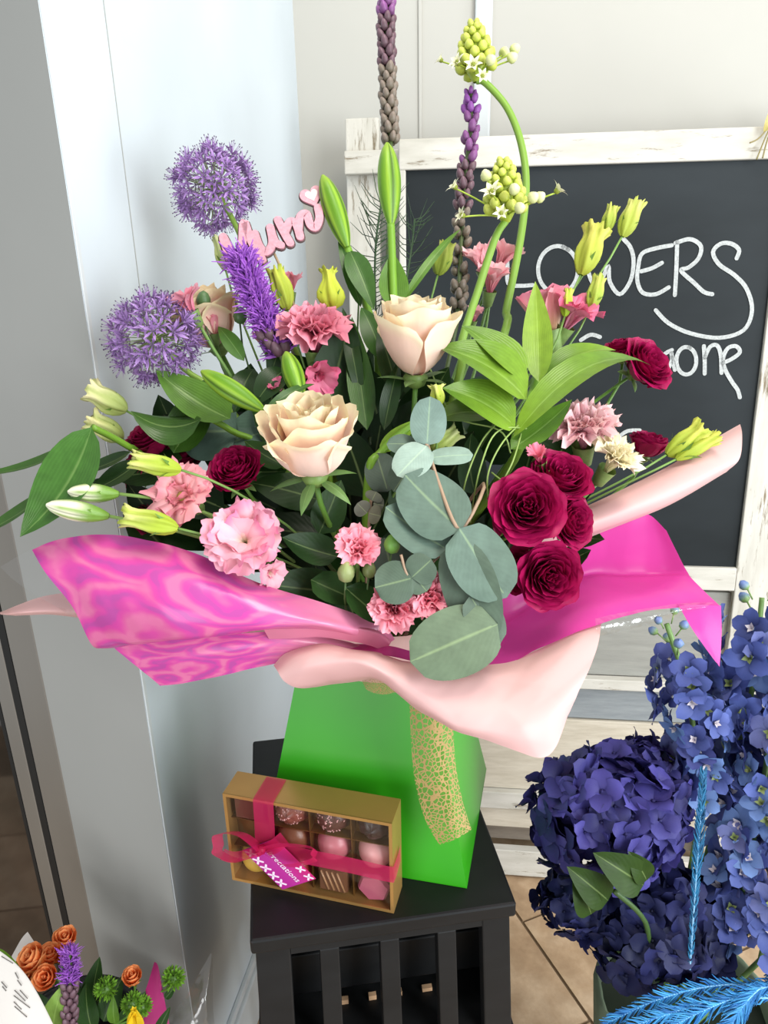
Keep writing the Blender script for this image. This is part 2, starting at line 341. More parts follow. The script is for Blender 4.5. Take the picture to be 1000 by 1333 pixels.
def stroke_geo(pts2, width, thick, place, n=9, zoff=0.0):
    """flat stroke: polyline in plane -> slab with round ends. place(x,y,z)->world; pts2 dense"""
    p = np.asarray(pts2, float); T = np.gradient(p, axis=0); T /= np.linalg.norm(T, axis=1)[:, None] + 1e-12; N = np.stack([-T[:, 1], T[:, 0]], 1)
    hw = width / 2; a = np.linspace(-math.pi / 2, math.pi / 2, 5)
    def cap(c, t, nn, sgn): return [c + hw * (math.cos(q) * t * sgn + math.sin(q) * nn) for q in a]
    L = [q for q in p + N * hw]; R = [q for q in p - N * hw]
    s = 0; V = []; F = []
    ring = lambda c, t, nn, sg: cap(c, t, nn, sg)
    rows = []
    # start half cap rows (tapered), body rows, end rows
    for k in (0.25, 0.6, 0.87): rows.append((p[0] - T[0] * hw * math.sqrt(1 - k * k), N[0], hw * k))
    for i in range(len(p)): rows.append((p[i], N[i], hw))
    for k in (0.87, 0.6, 0.25): rows.append((p[-1] + T[-1] * hw * math.sqrt(1 - k * k), N[-1], hw * k))
    for c, nn, h in rows:
        for sx, zz in ((1, 0), (1, thick), (-1, thick), (-1, 0)):
            q = c + nn * h * sx; V.append(place(q[0], q[1], zz + zoff))
    for i in range(len(rows) - 1):
        for k in range(4):
            F.append((i * 4 + k, i * 4 + (k + 1) % 4, i * 4 + 4 + (k + 1) % 4, i * 4 + 4 + k))
    F.append((3, 2, 1, 0)); e = len(rows) * 4; F.append((e - 4, e - 3, e - 2, e - 1))
    return Geo(np.array(V), F)
def bplace(x, y, z): return b0 + bu * x + bw * y + bn * (z - 0.0078)
def ell(cx, cy, rx, ry, a0=0, a1=6.3, n=14): return [(cx + rx * math.cos(t), cy - ry * math.sin(t)) for t in np.linspace(a0, a1, n)]
chalk = {
    'letter_l': [[(660, 325), (661, 345), (662, 369), (678, 372), (694, 371)]],
    'letter_o': [ell(727, 351, 26, 31, 1.0, 7.6)],
    'letter_w': [[(764, 322), (766, 350), (774, 370), (785, 362), (793, 346), (795, 367), (808, 383), (822, 365), (826, 340), (822, 322), (813, 311)]],
    'letter_e': [[(876, 319), (855, 323), (837, 330), (832, 348), (831, 366), (838, 381), (855, 383), (872, 374)], [(836, 353), (850, 349), (863, 342)]],
    'letter_r': [[(883, 315), (882, 350), (880, 384)], [(881, 316), (900, 311), (914, 320), (911, 336), (898, 348), (888, 352), (905, 368), (918, 380), (929, 383)]],
    'letter_s': [[(961, 336), (964, 325), (954, 317), (940, 317), (930, 328), (938, 344), (958, 358), (974, 376), (981, 404), (970, 430), (938, 440), (900, 434), (872, 421), (855, 404)]],
    'small_letter_a': [[(876, 456), (866, 462), (862, 474), (868, 484), (876, 470), (875, 458), (880, 482)]],
    'small_letter_o': [ell(895, 470, 13, 18, 1.2, 7.6)],
    'small_letter_n': [[(918, 451), (919, 470), (919, 487)], [(919, 466), (926, 452), (935, 450), (940, 462), (941, 486)]],
    'small_letter_e': [[(942, 473), (954, 468), (965, 459), (960, 451), (949, 454), (943, 468), (946, 482), (955, 498), (962, 508), (965, 518)]],
    'chalk_curl': [[(757, 443), (770, 436), (782, 439)], ], 'chalk_dash': [[(806, 570), (818, 562), (834, 561)]]}
for nm, strokes in chalk.items():
    gs = [stroke_geo(crom([buv(*q) for q in s], 5), 0.0066, 0.0012, bplace) for s in strokes]
    ab.part(nm, join(gs) if len(gs) > 1 else gs[0], M_CHALK, smooth=False)
# rear leaf of the A-board, its stile showing beyond the front frame
def bback(u0, u1, w0, w1, d0, d1): return bbox(u0, u1, w0, w1, d0, d1)
uq0, wq = buv(456, 158); k = 1.045
ab.part('rear_stile', bback(uq0 * k, uq0 * k + 0.058, 0.0, wq * 1.01, 0.05, 0.075), M_WASHV, smooth=False, bevel=0.002)
ab.part('rear_stile', bback(uR0 - 0.06, uR0, 0.0, wq * 1.0, 0.05, 0.075), M_WASHV, smooth=False, bevel=0.002)
ab.part('rear_rail', bback(uq0 * k, uR0, wTi, wT1 - 0.01, 0.03, 0.05), M_WASH, smooth=False, bevel=0.002)
# planks under the chalkboard
def wy(y, x=740): return buv(x, y)[1]
M_PLANK = {}
for nm, c1, c2 in (('grey', '#8b8a84', '#9b9a93'), ('bluegrey', '#7f8488', '#94999b'), ('pale', '#b5ab99', '#cdc4b4'), ('shade', '#6c6258', '#857a6d')):  # shade: darkened plank colour paints in the dark gap above the bottom rail
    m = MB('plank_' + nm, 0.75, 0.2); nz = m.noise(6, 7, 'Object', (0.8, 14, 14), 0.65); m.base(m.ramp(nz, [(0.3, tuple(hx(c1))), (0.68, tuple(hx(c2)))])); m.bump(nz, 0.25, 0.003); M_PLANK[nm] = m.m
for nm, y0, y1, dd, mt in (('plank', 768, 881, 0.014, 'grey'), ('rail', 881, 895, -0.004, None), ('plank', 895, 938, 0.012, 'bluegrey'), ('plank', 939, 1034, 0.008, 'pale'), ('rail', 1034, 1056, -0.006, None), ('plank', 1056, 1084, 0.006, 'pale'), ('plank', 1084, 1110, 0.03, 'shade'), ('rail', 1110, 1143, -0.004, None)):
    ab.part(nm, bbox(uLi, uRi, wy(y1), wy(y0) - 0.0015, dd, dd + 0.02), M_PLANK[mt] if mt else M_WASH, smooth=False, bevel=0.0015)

# ================================================================== STOOL
STOOL_Z = CAM_H - 0.675
M_BLK = plain('black_painted_wood', '#141516', 0.5, 0.35, 14, 0.35, 0, 0.15, (1, 3, 3))
M_RAW = plain('raw_wood_chip', '#c9a27d', 0.8, 0.2, 30, 0.15)
sa, sb = at_z(325, 1226, STOOL_Z), at_z(673, 1176, STOOL_Z)
sx = nrm(sb - sa); sy = np.array([-sx[1], sx[0], 0]); SWD = float(np.linalg.norm(sb - sa)); SDP = 0.33
st = Thing('step_stool', 'black painted wooden step stool with slatted front holding green gift bag', 'stool', (sa + sb) / 2 * [1, 1, 0] + sy * SDP / 2)
def sbx(x0, x1, y0, y1, z0, z1): return local(box(x0, x1, y0, y1, z0, z1), np.array([sa[0], sa[1], 0]), sx, sy, (0, 0, 1))
ZT = STOOL_Z; TH = 0.019
st.part('top', sbx(0, SWD, 0, SDP, ZT - TH, ZT), M_BLK, smooth=False, bevel=0.003)
def sloped(x0b, x1b, x0t, x1t, yb0, yb1, yt0, yt1, z0, z1):
    g = hexa([(x0b, yb0, z0), (x1b, yb0, z0), (x1b, yb1, z0), (x0b, yb1, z0), (x0t, yt0, z1), (x1t, yt0, z1), (x1t, yt1, z1), (x0t, yt1, z1)])
    return local(g, np.array([sa[0], sa[1], 0]), sx, sy, (0, 0, 1))
ztop = ZT - TH; FL = 0.055
def fr(x0, x1, z0, z1, y0=0.010, th=0.018, spl=0.02):    # front member following the outward splay
    f0 = (ztop - z0) * 0.10; f1 = (ztop - z1) * 0.10
    c = SWD / 2; kx0 = 1 + (ztop - z0) * 0.16; kx1 = 1 + (ztop - z1) * 0.16
    X = lambda x, k: c + (x - c) * k
    return sloped(X(x0, kx0), X(x1, kx0), X(x0, kx1), X(x1, kx1), y0 - f0, y0 + th - f0, y0 - f1, y0 + th - f1, z0, z1)
st.part('leg', fr(0.004, 0.040, 0.0, ztop), M_BLK, smooth=False, bevel=0.002)
st.part('leg', fr(SWD - 0.035, SWD - 0.004, 0.0, ztop), M_BLK, smooth=False, bevel=0.002)
st.part('apron', fr(0.040, SWD - 0.035, ztop - 0.016, ztop), M_BLK, smooth=False)
for x in (0.070, 0.134, 0.196): st.part('slat', fr(x, x + 0.0205, 0.28, ztop - 0.016), M_BLK, smooth=False, bevel=0.0015)
st.part('lower_apron', fr(0.040, SWD - 0.035, 0.24, 0.30), M_BLK, smooth=False)
for x in (0.0, SWD - 0.05):
    st.part('rear_leg', sloped(x - 0.0, x + 0.05, x, x + 0.05, SDP + 0.02, SDP + 0.04, SDP - 0.03, SDP - 0.01, 0, ztop), M_BLK, smooth=False, bevel=0.002)
st.part('side_panel', sloped(-0.008, 0.006, 0.006, 0.02, 0.025, SDP - 0.0, 0.03, SDP - 0.03, 0.25, ztop), M_BLK, smooth=False)
st.part('side_panel', sloped(SWD - 0.006, SWD + 0.008, SWD - 0.02, SWD - 0.006, 0.03, SDP, 0.03, SDP - 0.03, 0.25, ztop), M_BLK, smooth=False)
zs = ztop - 0.085
st.part('inner_step', sbx(0.012, SWD - 0.012, 0.08, SDP - 0.02, zs - 0.02, zs), M_BLK, smooth=False, bevel=0.002)
st.part('inner_rail', sbx(0.012, SWD - 0.012, 0.062, 0.08, zs - 0.06, zs + 0.002), M_BLK, smooth=False, bevel=0.002)
st.part('lower_step', sbx(-0.005, SWD + 0.005, 0.0, SDP - 0.02, zs - 0.10, zs - 0.082), M_BLK, smooth=False, bevel=0.002)
for px, py, q in ((447, 1303, 0.012), (485, 1297, 0.009), (519, 1292, 0.008), (556, 1287, 0.012)):
    c = on_plane(px, py, np.array([sa[0], sa[1], 0]) + sy * 0.061, sy); lc = c - np.array([sa[0], sa[1], 0])
    xx, zz = float(lc @ sx), float(lc[2]); st.part('bare_wood_chip', sbx(xx - q / 2, xx + q / 2, 0.0585, 0.064, zz - 0.004, zz + 0.004), M_RAW, smooth=False)

# ================================================================== GREEN GIFT BAG
m = MB('green_card', 0.38, 0.5); nz = m.noise(6, 3, 'Object'); m.base(m.ramp(nz, [(0.3, tuple(hx('#2c9410'))), (0.7, tuple(hx('#339f14')))])); M_GREEN = m.m
bf0, bf1 = at_z(341, 1112, STOOL_Z), at_z(608, 1157, STOOL_Z)
gx = nrm(bf1 - bf0); gy = np.array([-gx[1], gx[0], 0]); GW = float(np.linalg.norm(bf1 - bf0)); GD = 0.20; GH = 0.235; TIN = 0.046; TIY = 0.04
gb = Thing('gift_bag', 'bright green card flower bag, wide base, on black step stool', 'bag', (bf0 + bf1) / 2 + gy * GD / 2)
def gq(x, y, z): return bf0 + gx * x + gy * y + np.array([0, 0, z])
cb = [gq(0, 0, .0005), gq(GW, 0, .0005), gq(GW, GD, .0005), gq(0, GD, .0005)]
ct = [gq(TIN, TIY, GH), gq(GW - TIN, TIY, GH), gq(GW - TIN, GD - TIY, GH), gq(TIN, GD - TIY, GH)]
def panel4(a, b, c, d, inn=0.0012):
    n = nrm(np.cross(b - a, d - a)); return hexa([a, b, b - n * inn, a - n * inn, d, c, c - n * inn, d - n * inn])
for i, nm in enumerate(('front_panel', 'side_panel', 'back_panel', 'side_panel')):
    j = (i + 1) % 4; gb.part(nm, panel4(cb[i], cb[j], ct[j], ct[i]), M_GREEN, smooth=False)
gb.part('base_panel', hexa([p + (0, 0, 0.0) for p in cb] + [p + (0, 0, 0.0012) for p in cb]), M_GREEN, smooth=False)
# ribbon holes along the front corner edge
BAGTOP = sum(ct) / 4

# gold mesh ribbon
m = MB('gold_net', 0.6, 0.3); uvn = m.n('ShaderNodeUVMap'); mp = m.n('ShaderNodeMapping'); mp.inputs['Scale'].default_value = (11, 34, 1); m.l(uvn.outputs[0], mp.inputs[0])
vo = m.n('ShaderNodeTexVoronoi', feature='DISTANCE_TO_EDGE', Scale=1.0, Randomness=0.9); m.l(mp.outputs[0], vo.inputs['Vector'])
r = m.ramp(vo.outputs['Distance'], [(0.07, g3(1)), (0.13, g3(0.16))]); m.b.inputs['Base Color'].default_value = (*hx('#a98d5c'), 1)
tr = m.n('ShaderNodeBsdfTransparent'); mx = m.n('ShaderNodeMixShader'); m.l(r, mx.inputs[0]); m.l(tr.outputs[0], mx.inputs[1]); m.l(m.b.outputs[0], mx.inputs[2]); m.l(mx.outputs[0], m.t.nodes['Material Output'].inputs[0]); M_NET = m.m
def patch(rows, nu=6, nv=8):
    """rows of (px,py,d) control points -> smooth surface in space"""
    Q = np.array([[P(*q) for q in r] for r in rows])
    R = np.stack([crom(Q[i], nv) for i in range(len(Q))]); S = np.stack([crom(R[:, j], nu) for j in range(R.shape[1])], 1)
    a, b = S.shape[:2]; U, W = np.meshgrid(np.linspace(0, 1, a), np.linspace(0, 1, b), indexing='ij')
    return Geo(S.reshape(-1, 3), gridF(a, b), None, np.stack([U.ravel(), W.ravel()], 1))
rb = Thing('mesh_ribbon', 'gold open mesh ribbon hanging down over front of green bag', 'ribbon', P(565, 925, .775))
rb.part('ribbon_tail', patch([[(533, 905, .745), (535, 960, .755), (540, 1015, .768), (553, 1065, .79), (572, 1100, .80)], [(560, 905, .735), (563, 960, .745), (570, 1010, .758), (583, 1055, .78), (594, 1092, .79)], [(587, 905, .745), (590, 950, .757), (594, 1000, .77), (603, 1045, .79), (614, 1080, .80)]]), M_NET)
rb.part('ribbon_loop', patch([[(468, 870, .71), (476, 896, .70), (497, 904, .70), (520, 900, .70)], [(480, 862, .70), (488, 880, .69), (500, 886, .69), (522, 884, .69)]]), M_NET)

# ================================================================== CHOCOLATE BOX
q0, q1 = at_z(303, 1145, STOOL_Z), at_z(513, 1189, STOOL_Z)
kx = nrm(q1 - q0); ky = np.array([-kx[1], kx[0], 0]); KW = float(np.linalg.norm(q1 - q0)); KH = 0.118; KD = 0.036
M_GOLD = plain('gold_card', '#b98e52', 0.33, 0.5, 10, 0.12, 0.55)
M_GOLDIN = plain('gold_tray', '#6e4d22', 0.35, 0.5, 30, 0.4, 0.4, 0.4)
kb0 = np.array([q0[0], q0[1], STOOL_Z + 0.0005])
cbx = Thing('chocolate_box', 'gold window box of chocolates leaning against green bag on stool', 'box', kb0 + kx * KW / 2 + ky * KD / 2)
def kbx(x0, x1, y0, y1, z0, z1): return local(box(x0, x1, y0, y1, z0, z1), kb0, kx, ky, (0, 0, 1))
t = 0.0012
cbx.part('top_panel', kbx(0, KW, 0, KD, KH - t, KH), M_GOLD, smooth=False)
cbx.part('bottom_panel', kbx(0, KW, 0, KD, 0, t), M_GOLD, smooth=False)
cbx.part('side_panel', kbx(0, t, 0, KD, t, KH - t), M_GOLD, smooth=False)
cbx.part('side_panel', kbx(KW - t, KW, 0, KD, t, KH - t), M_GOLD, smooth=False)
cbx.part('back_panel', kbx(t, KW - t, KD - t, KD, t, KH - t), M_GOLDIN, smooth=False)
cbx.part('tray', kbx(t, KW - t, 0.0222, 0.0232, t, KH - t), M_GOLDIN, smooth=False)
b_ = 0.0035
cbx.part('front_frame', join([kbx(0, KW, -0.0008, 0.0004, 0, b_), kbx(0, KW, -0.0008, 0.0004, KH - b_, KH), kbx(0, b_, -0.0008, 0.0004, b_, KH - b_), kbx(KW - b_, KW, -0.0008, 0.0004, b_, KH - b_)]), M_GOLD, smooth=False)
m = MB('clear_film', 0.05, 0.6); m.b.inputs['Base Color'].default_value = (1, 1, 1, 1); tr = m.n('ShaderNodeBsdfTransparent'); mx = m.n('ShaderNodeMixShader'); mx.inputs[0].default_value = 0.03; gl_ = m.n('ShaderNodeBsdfGlossy', Roughness=0.08)
m.l(tr.outputs[0], mx.inputs[1]); m.l(gl_.outputs[0], mx.inputs[2]); m.l(mx.outputs[0], m.t.nodes['Material Output'].inputs[0]); M_FILM = m.m
cbx.part('window_film', kbx(b_, KW - b_, -0.0002, 0.0002, b_, KH - b_), M_FILM, smooth=False)
for x in (0.046, 0.092, 0.138): cbx.part('tray_divider', kbx(x - 0.0005, x + 0.0005, 0.010, 0.0222, t, KH - t), M_GOLDIN, smooth=False)
for z in (0.040, 0.078): cbx.part('tray_divider', kbx(t, KW - t, 0.010, 0.0222, z - 0.0005, z + 0.0005), M_GOLDIN, smooth=False)
M_CHOC = attr_mat('chocolate', 0.35, 0, 40, 0.15, 0.45, 0.2, None, 'Object')
def choc_geo(kind, r):
    if kind in ('dome', 'swirl', 'sprinkle'):
        prof = [(0.001, 1.0), (0.3, 0.97), (0.6, 0.82), (0.85, 0.5), (1.0, 0.15), (1.02, 0.0)]
        def mod(a, T, R, Z): return R * (1 + (0.06 * np.sin(9 * a) if kind != 'dome' else 0)), Z * (1 + (0.07 * np.sin(5 * a + 9 * T) if kind == 'swirl' else 0))
        g = lathe(prof, 24, mod); g.V = g.V * np.array([r, r, r * 0.9])
    else:
        n = {'square': 4, 'hex': 6, 'stripe': 4}[kind]; rr = r * (1.25 if n == 4 else 1.05); rot = math.pi / n if n == 4 else 0.2
        V = []
        for z, k in ((0, 1.0), (r * 0.6, 0.95), (r * 0.8, 0.82)):
            for i in range(n): V.append((rr * k * math.cos(rot + i * 2 * math.pi / n), rr * k * math.sin(rot + i * 2 * math.pi / n), z))
        F = [tuple(2 * n + i for i in range(n)), tuple(range(n - 1, -1, -1))]
        for q in range(2):
            for i in range(n): F.append((q * n + i, q * n + (i + 1) % n, q * n + n + (i + 1) % n, q * n + n + i))
        g = Geo(V, F)
    return g
chocs = [(0, 0, 'square', '#5a3226', 'milk chocolate square, topmost beside the ribbon in gold box'), (1, 0, 'swirl', '#7a4236', 'brown swirled chocolate with pale flecks behind crossed ribbon'), (2, 0, 'sprinkle', '#4d2a22', 'round dark truffle with pink sprinkles in gold box'), (3, 0, 'swirl', '#33211c', 'darkest ruffled chocolate in top corner of gold box'),
         (2, 1, 'dome', '#c2717a', 'pink dome chocolate under the level ribbon near the box middle'), (3, 1, 'dome', '#d99a98', 'pale pink dome chocolate at ribbon end of gold box'), (1, 1, 'dome', '#7a4a2e', 'brown dome chocolate hidden behind pink bow'),
         (0, 2, 'dome', '#c9a13e', 'gold wrapped chocolate in bottom corner of gold box'), (1, 2, 'dome', '#9b2b2b', 'red domed chocolate below the purple tag'), (2, 2, 'stripe', '#6b4630', 'square chocolate with drizzled stripes in bottom row'), (3, 2, 'hex', '#b0596c', 'pink six-sided chocolate in bottom row of box')]
for cx_, cz_, kind, c, lab in chocs:
    pos = kb0 + kx * (0.023 + 0.046 * cx_) + ky * 0.0215 + np.array([0, 0, (0.097, 0.059, 0.020)[cz_]])
    g = choc_geo(kind, 0.0188).moved(pos, np.stack([kx, np.array([0, 0, 1.0]), -ky])).tint(hx(c))
    if kind in ('sprinkle', 'stripe') or (cx_, cz_) == (1, 0):
        T = Thing('chocolate', lab, 'chocolate', pos, 'chocolates in the gold box'); T.part('body', g, M_CHOC, smooth=kind != 'stripe')
        if kind == 'stripe':
            for s in (-0.008, -0.002, 0.004, 0.010):
                a, b = pos + kx * (s - 0.004) - ky * 0.0153 + np.array([0, 0, 0.012]), pos + kx * (s + 0.004) - ky * 0.0155 - np.array([0, 0, 0.012])
                T.part('icing_stripe', tube([a, (a + b) / 2, b], 0.0011, 5).tint(hx('#a57b58')), M_CHOC)
        else:
            gs = []
            for i in range(46):
                a = RNG.uniform(0, 6.28); ph = RNG.uniform(0.1, 1.0); q = np.array([math.cos(a) * math.sin(ph), math.sin(a) * math.sin(ph), math.cos(ph) * 0.92]) * 0.0184
                w_ = xf(q, pos, np.stack([kx, np.array([0, 0, 1.0]), -ky])); d_ = nrm(RNG.normal(size=3)) * 0.0011; gs.append(tube([w_ - d_, w_ + d_], 0.0006, 4).tint(hx('#e0a9a4')))
            T.part('sprinkles', join(gs), M_CHOC, kind='stuff')
    else: solo('chocolate', g, M_CHOC, lab, 'chocolate', 'chocolates in the gold box', smooth=kind not in ('square', 'hex', 'stripe'))
M_ORG = sheer('pink_organza', '#d81f62', 0.62, 0.5, 0, 0.35)
def band(pts, width_dir, wid, nw=4, n=6):
    p = crom(pts, n); s = np.linspace(-0.5, 0.5, nw); V = (p[None] + s[:, None, None] * np.asarray(width_dir) * wid).reshape(-1, 3)
    return Geo(V, gridF(nw, len(p)), None, np.stack([np.repeat(s + 0.5, len(p)), np.tile(np.linspace(0, 1, len(p)), nw)], 1))
orb = Thing('organza_ribbon', 'sheer hot pink ribbon tied in bow round gold chocolate box', 'ribbon', kb0 + kx * 0.05)
Zv = np.array([0, 0, 1.0]); fo = -ky * 0.0022
xv = 0.047; zk = 0.059
def kp(x, y, z): return kb0 + kx * x + ky * y + Zv * z
orb.part('upright_band', band([kp(xv, KD * 0.95, KH + 0.0012), kp(xv, KD * 0.5, KH + 0.0013), kp(xv, 0.0, KH + 0.001), kp(xv, -0.0024, KH - 0.004), kp(xv - 0.0005, -0.003, KH - 0.03), kp(xv - 0.001, -0.0045, zk + 0.006)], kx, 0.023, 5), M_ORG)
orb.part('level_band', band([kp(xv, -0.004, zk), kp(0.09, -0.0034, zk - 0.002), kp(0.14, -0.0028, zk - 0.003), kp(KW - 0.004, -0.0024, zk - 0.005), kp(KW + 0.0015, 0.001, zk - 0.004), kp(KW + 0.0016, KD * 0.7, zk - 0.002)], Zv, 0.021, 5), M_ORG)
def bow_loop(tip, lift, wdir, wid, bulge):
    k0 = kp(xv - 0.002, -0.012, zk + .004)
    t_ = kp(*tip); up = np.asarray(lift)
    return band([k0, k0 * 0.55 + t_ * 0.45 + up * 1.0 + fo * 2, t_ + up * 0.7 + fo * bulge, t_ + fo * bulge * 1.4, t_ - up * 0.5 + fo * bulge * 1.6, k0 * 0.5 + t_ * 0.5 - up * 0.9 + fo * 4, k0 + fo], wdir, wid, 5)
orb.part('bow_loop', bow_loop((0.006, -0.018, zk + 0.018), Zv * 0.017, nrm(ky * -0.8 + Zv * 0.6), 0.027, 4), M_ORG)
orb.part('bow_loop', bow_loop((0.104, -0.010, zk + 0.013), Zv * 0.012, nrm(ky * -0.6 + Zv * 0.8), 0.020, 1.5), M_ORG)
orb.part('bow_tail', band([kp(xv - 0.002, -0.008, zk), kp(xv - 0.02, -0.012, zk - 0.006), kp(xv - 0.038, -0.011, zk - 0.015), kp(xv - 0.052, -0.007, zk - 0.018)], nrm(Zv + kx * 0.4), 0.018, 5), M_ORG)
orb.part('bow_tail', band([kp(xv, -0.008, zk), kp(xv + 0.012, -0.010, zk + 0.010), kp(xv + 0.024, -0.008, zk + 0.022)], nrm(Zv - kx * 0.7), 0.016, 5), M_ORG)
kg = lathe([(0.0005, -0.006), (0.004, -0.0045), (0.006, 0), (0.004, 0.0045), (0.0005, 0.006)], 10); orb.part('knot', kg.moved(kp(xv - 0.003, -0.012, zk + 0.004), frame(kx * 0.6 + Zv)), M_ORG)
# tag
m = MB('purple_tag', 0.5, 0.3); uvn = m.n('ShaderNodeUVMap'); sxx = m.n('ShaderNodeSeparateXYZ'); m.l(uvn.outputs[0], sxx.inputs[0])
m.base(m.ramp(sxx.outputs[1], [(0.0, tuple(hx('#a81e86'))), (0.45, tuple(hx('#b3308f'))), (1.0, tuple(hx('#c42470')))])); M_TAG = m.m
M_TAGW = plain('white_print', '#f0dcec', 0.6, 0.2, 50, 0.05)
tc = [on_plane(px, py, kb0 - ky * 0.0065, -ky) for px, py in ((316, 1107), (368, 1158), (410, 1139), (358, 1092))]
tx0 = tc[0]; tu = tc[1] - tc[0]; tv = tc[3] - tc[0]; TL = np.linalg.norm(tu); tu = tu / TL; tn = nrm(np.cross(tu, tv)); tv2 = np.cross(tn, tu); TWd = float((tc[3] - tc[0]) @ tv2)
if tn @ (-ky) < 0: tn = -tn
tag = Thing('gift_tag', 'small purple printed tag tied below pink bow on chocolate box', 'tag', tx0)
sk_ = float((tc[3] - tc[0]) @ tu)
def tp(x, y, z): return tx0 + tu * (x + sk_ * y / TWd) + tv2 * y + tn * z
cc8 = [tp(0, 0, -0.0008), tp(TL, 0, -0.0008), tp(TL, TWd, -0.0008), tp(0, TWd, -0.0008)]
gt = hexa(cc8 + [p + tn * 0.0008 for p in cc8]); gt.UV = np.array([(0, 0), (1, 0), (1, 1), (0, 1)] * 2, float); tag.part('card', gt, M_TAG, smooth=False)
for i in range(5):
    gs = [stroke_geo([(TL * (0.1 + 0.19 * i) - s * 0.0035, 0.0055 - 0.0035), (TL * (0.1 + 0.19 * i), 0.0055), (TL * (0.1 + 0.19 * i) + s * 0.0035, 0.0055 + 0.0035)], 0.0022, 0.0004, tp) for s in (1, -1)]
    tag.part('white_cross', join(gs), M_TAGW, smooth=False)
for i in range(2):
    gs = [stroke_geo([(TL * (0.72 + 0.2 * i) - s * 0.003, TWd - 0.005 - 0.003), (TL * (0.72 + 0.2 * i), TWd - 0.005), (TL * (0.72 + 0.2 * i) + s * 0.003, TWd - 0.005 + 0.003)], 0.002, 0.0004, tp) for s in (1, -1)]
    tag.part('white_cross', join(gs), M_TAGW, smooth=False)
def text_geo(body, size):
    cu = bpy.data.curves.new('tmp_text', 'FONT'); cu.body = body; cu.size = size; cu.extrude = 0.00015; cu.resolution_u = 2
    o = bpy.data.objects.new('tmp_text', cu); COL.objects.link(o); dg = bpy.context.evaluated_depsgraph_get(); me = o.evaluated_get(dg).to_mesh()
    V = np.array([v.co[:] for v in me.vertices]); F = [tuple(p.vertices) for p in me.polygons]
    o.evaluated_get(dg).to_mesh_clear(); bpy.data.objects.remove(o); bpy.data.curves.remove(cu)
    return V, F
V, F = text_geo('irrectations', 0.0105); sc_ = (TL * 0.74) / (V[:, 0].max())
tag.part('lettering', Geo(np.array([tp(TL * 0.20 + q[0] * sc_, TWd * 0.50 + q[1] * sc_, 0.0004 + q[2]) for q in V]), F), M_TAGW, smooth=False)
tag.part('string', tube(crom([kp(xv - 0.002, -0.012, zk), kp(xv - 0.006, -0.014, zk - 0.004), tp(TL * 0.12, TWd * 0.8, 0.0005)], 4), 0.0005, 5), M_ORG)

# ================================================================== PLANT BUILDERS
O_B = BAGTOP + np.array([0, 0, -0.03])          # where the stems gather in the mouth of the bag
G_STEM, G_DARK, G_LILY = hx('#5f8a35'), hx('#33532a'), hx('#6f9a2e')
def stem_to(base, axis, rad, col=G_STEM, pull=0.07, o=None, jit=0.025, n=12):
    o = O_B if o is None else np.asarray(o)
    e = o + RNG.uniform(-1, 1, 3) * [jit, jit, 0.004]
    L = np.linalg.norm(e - base)
    return tube(bez(base, base - nrm(axis) * min(pull, L * .35), e + np.array([0, 0, L * 0.3]), e, n), np.linspace(rad * 0.85, rad, n), 7).tint(col)

def leaf_geo(base, tip, width, normal, fold=0.25, sag=0.12, shape='lily', col=None, tipcol=None, curl=0.0, nu=7, nv=12, twist=0.0, wave=0.0):
    base, tip = np.asarray(base, float), np.asarray(tip, float); L = np.linalg.norm(tip - base)
    T = (tip - base) / L; N = nrm(np.asarray(normal, float) - T * np.dot(normal, T)); S = np.cross(N, T)
    ph = RNG.uniform(0, 6.28)
    def fn(u, v):
        if shape == 'lily': wd = np.sin(np.pi * np.clip(v, 0, 1) ** 0.80) ** 0.85 * (1 - 0.15 * v)
        elif shape == 'strap': wd = np.clip(v * 6, 0, 1) ** .6 * np.clip((1 - v) * 2.2, 0, 1) ** 0.7
        elif shape == 'round': wd = np.sqrt(np.clip(1 - (2 * np.clip(v, 0, 1) ** 0.9 - 1) ** 2, 0, 1)) ** 0.9
        else: wd = np.sin(np.pi * np.clip(v, 0, 1) ** 0.7) ** 0.75
        hw = width / 2 * wd
        ang = twist * (v - 0.5)
        s = u * hw; bend = -sag * L * 4 * v * (1 - v) * (1 + 0 * u)
        z = fold * np.abs(s) - curl * (u ** 2) * hw - bend + wave * width * np.sin(7 * v + ph) * u * np.abs(u)
        ca, sa_ = np.cos(ang), np.sin(ang)
        return base + T * (v * L)[..., None] + S * (s * ca - z * sa_ * 0)[..., None] + N * (z + s * sa_)[..., None]
    g, U, W = grid(fn, nu, nv)
    col = G_DARK if col is None else col; tipcol = col if tipcol is None else tipcol
    g.C = mixc(np.tile(col, (len(U), 1)), tipcol, W)
    return g
CAMN = -FWD
def leaf_px(b, t, wpx, tilt=(0, 0.3, 1), **k):
    d = (b[2] + t[2]) / 2
    return leaf_geo(P(*b), P(*t), wpx * d / FPX, A(*tilt), **k)

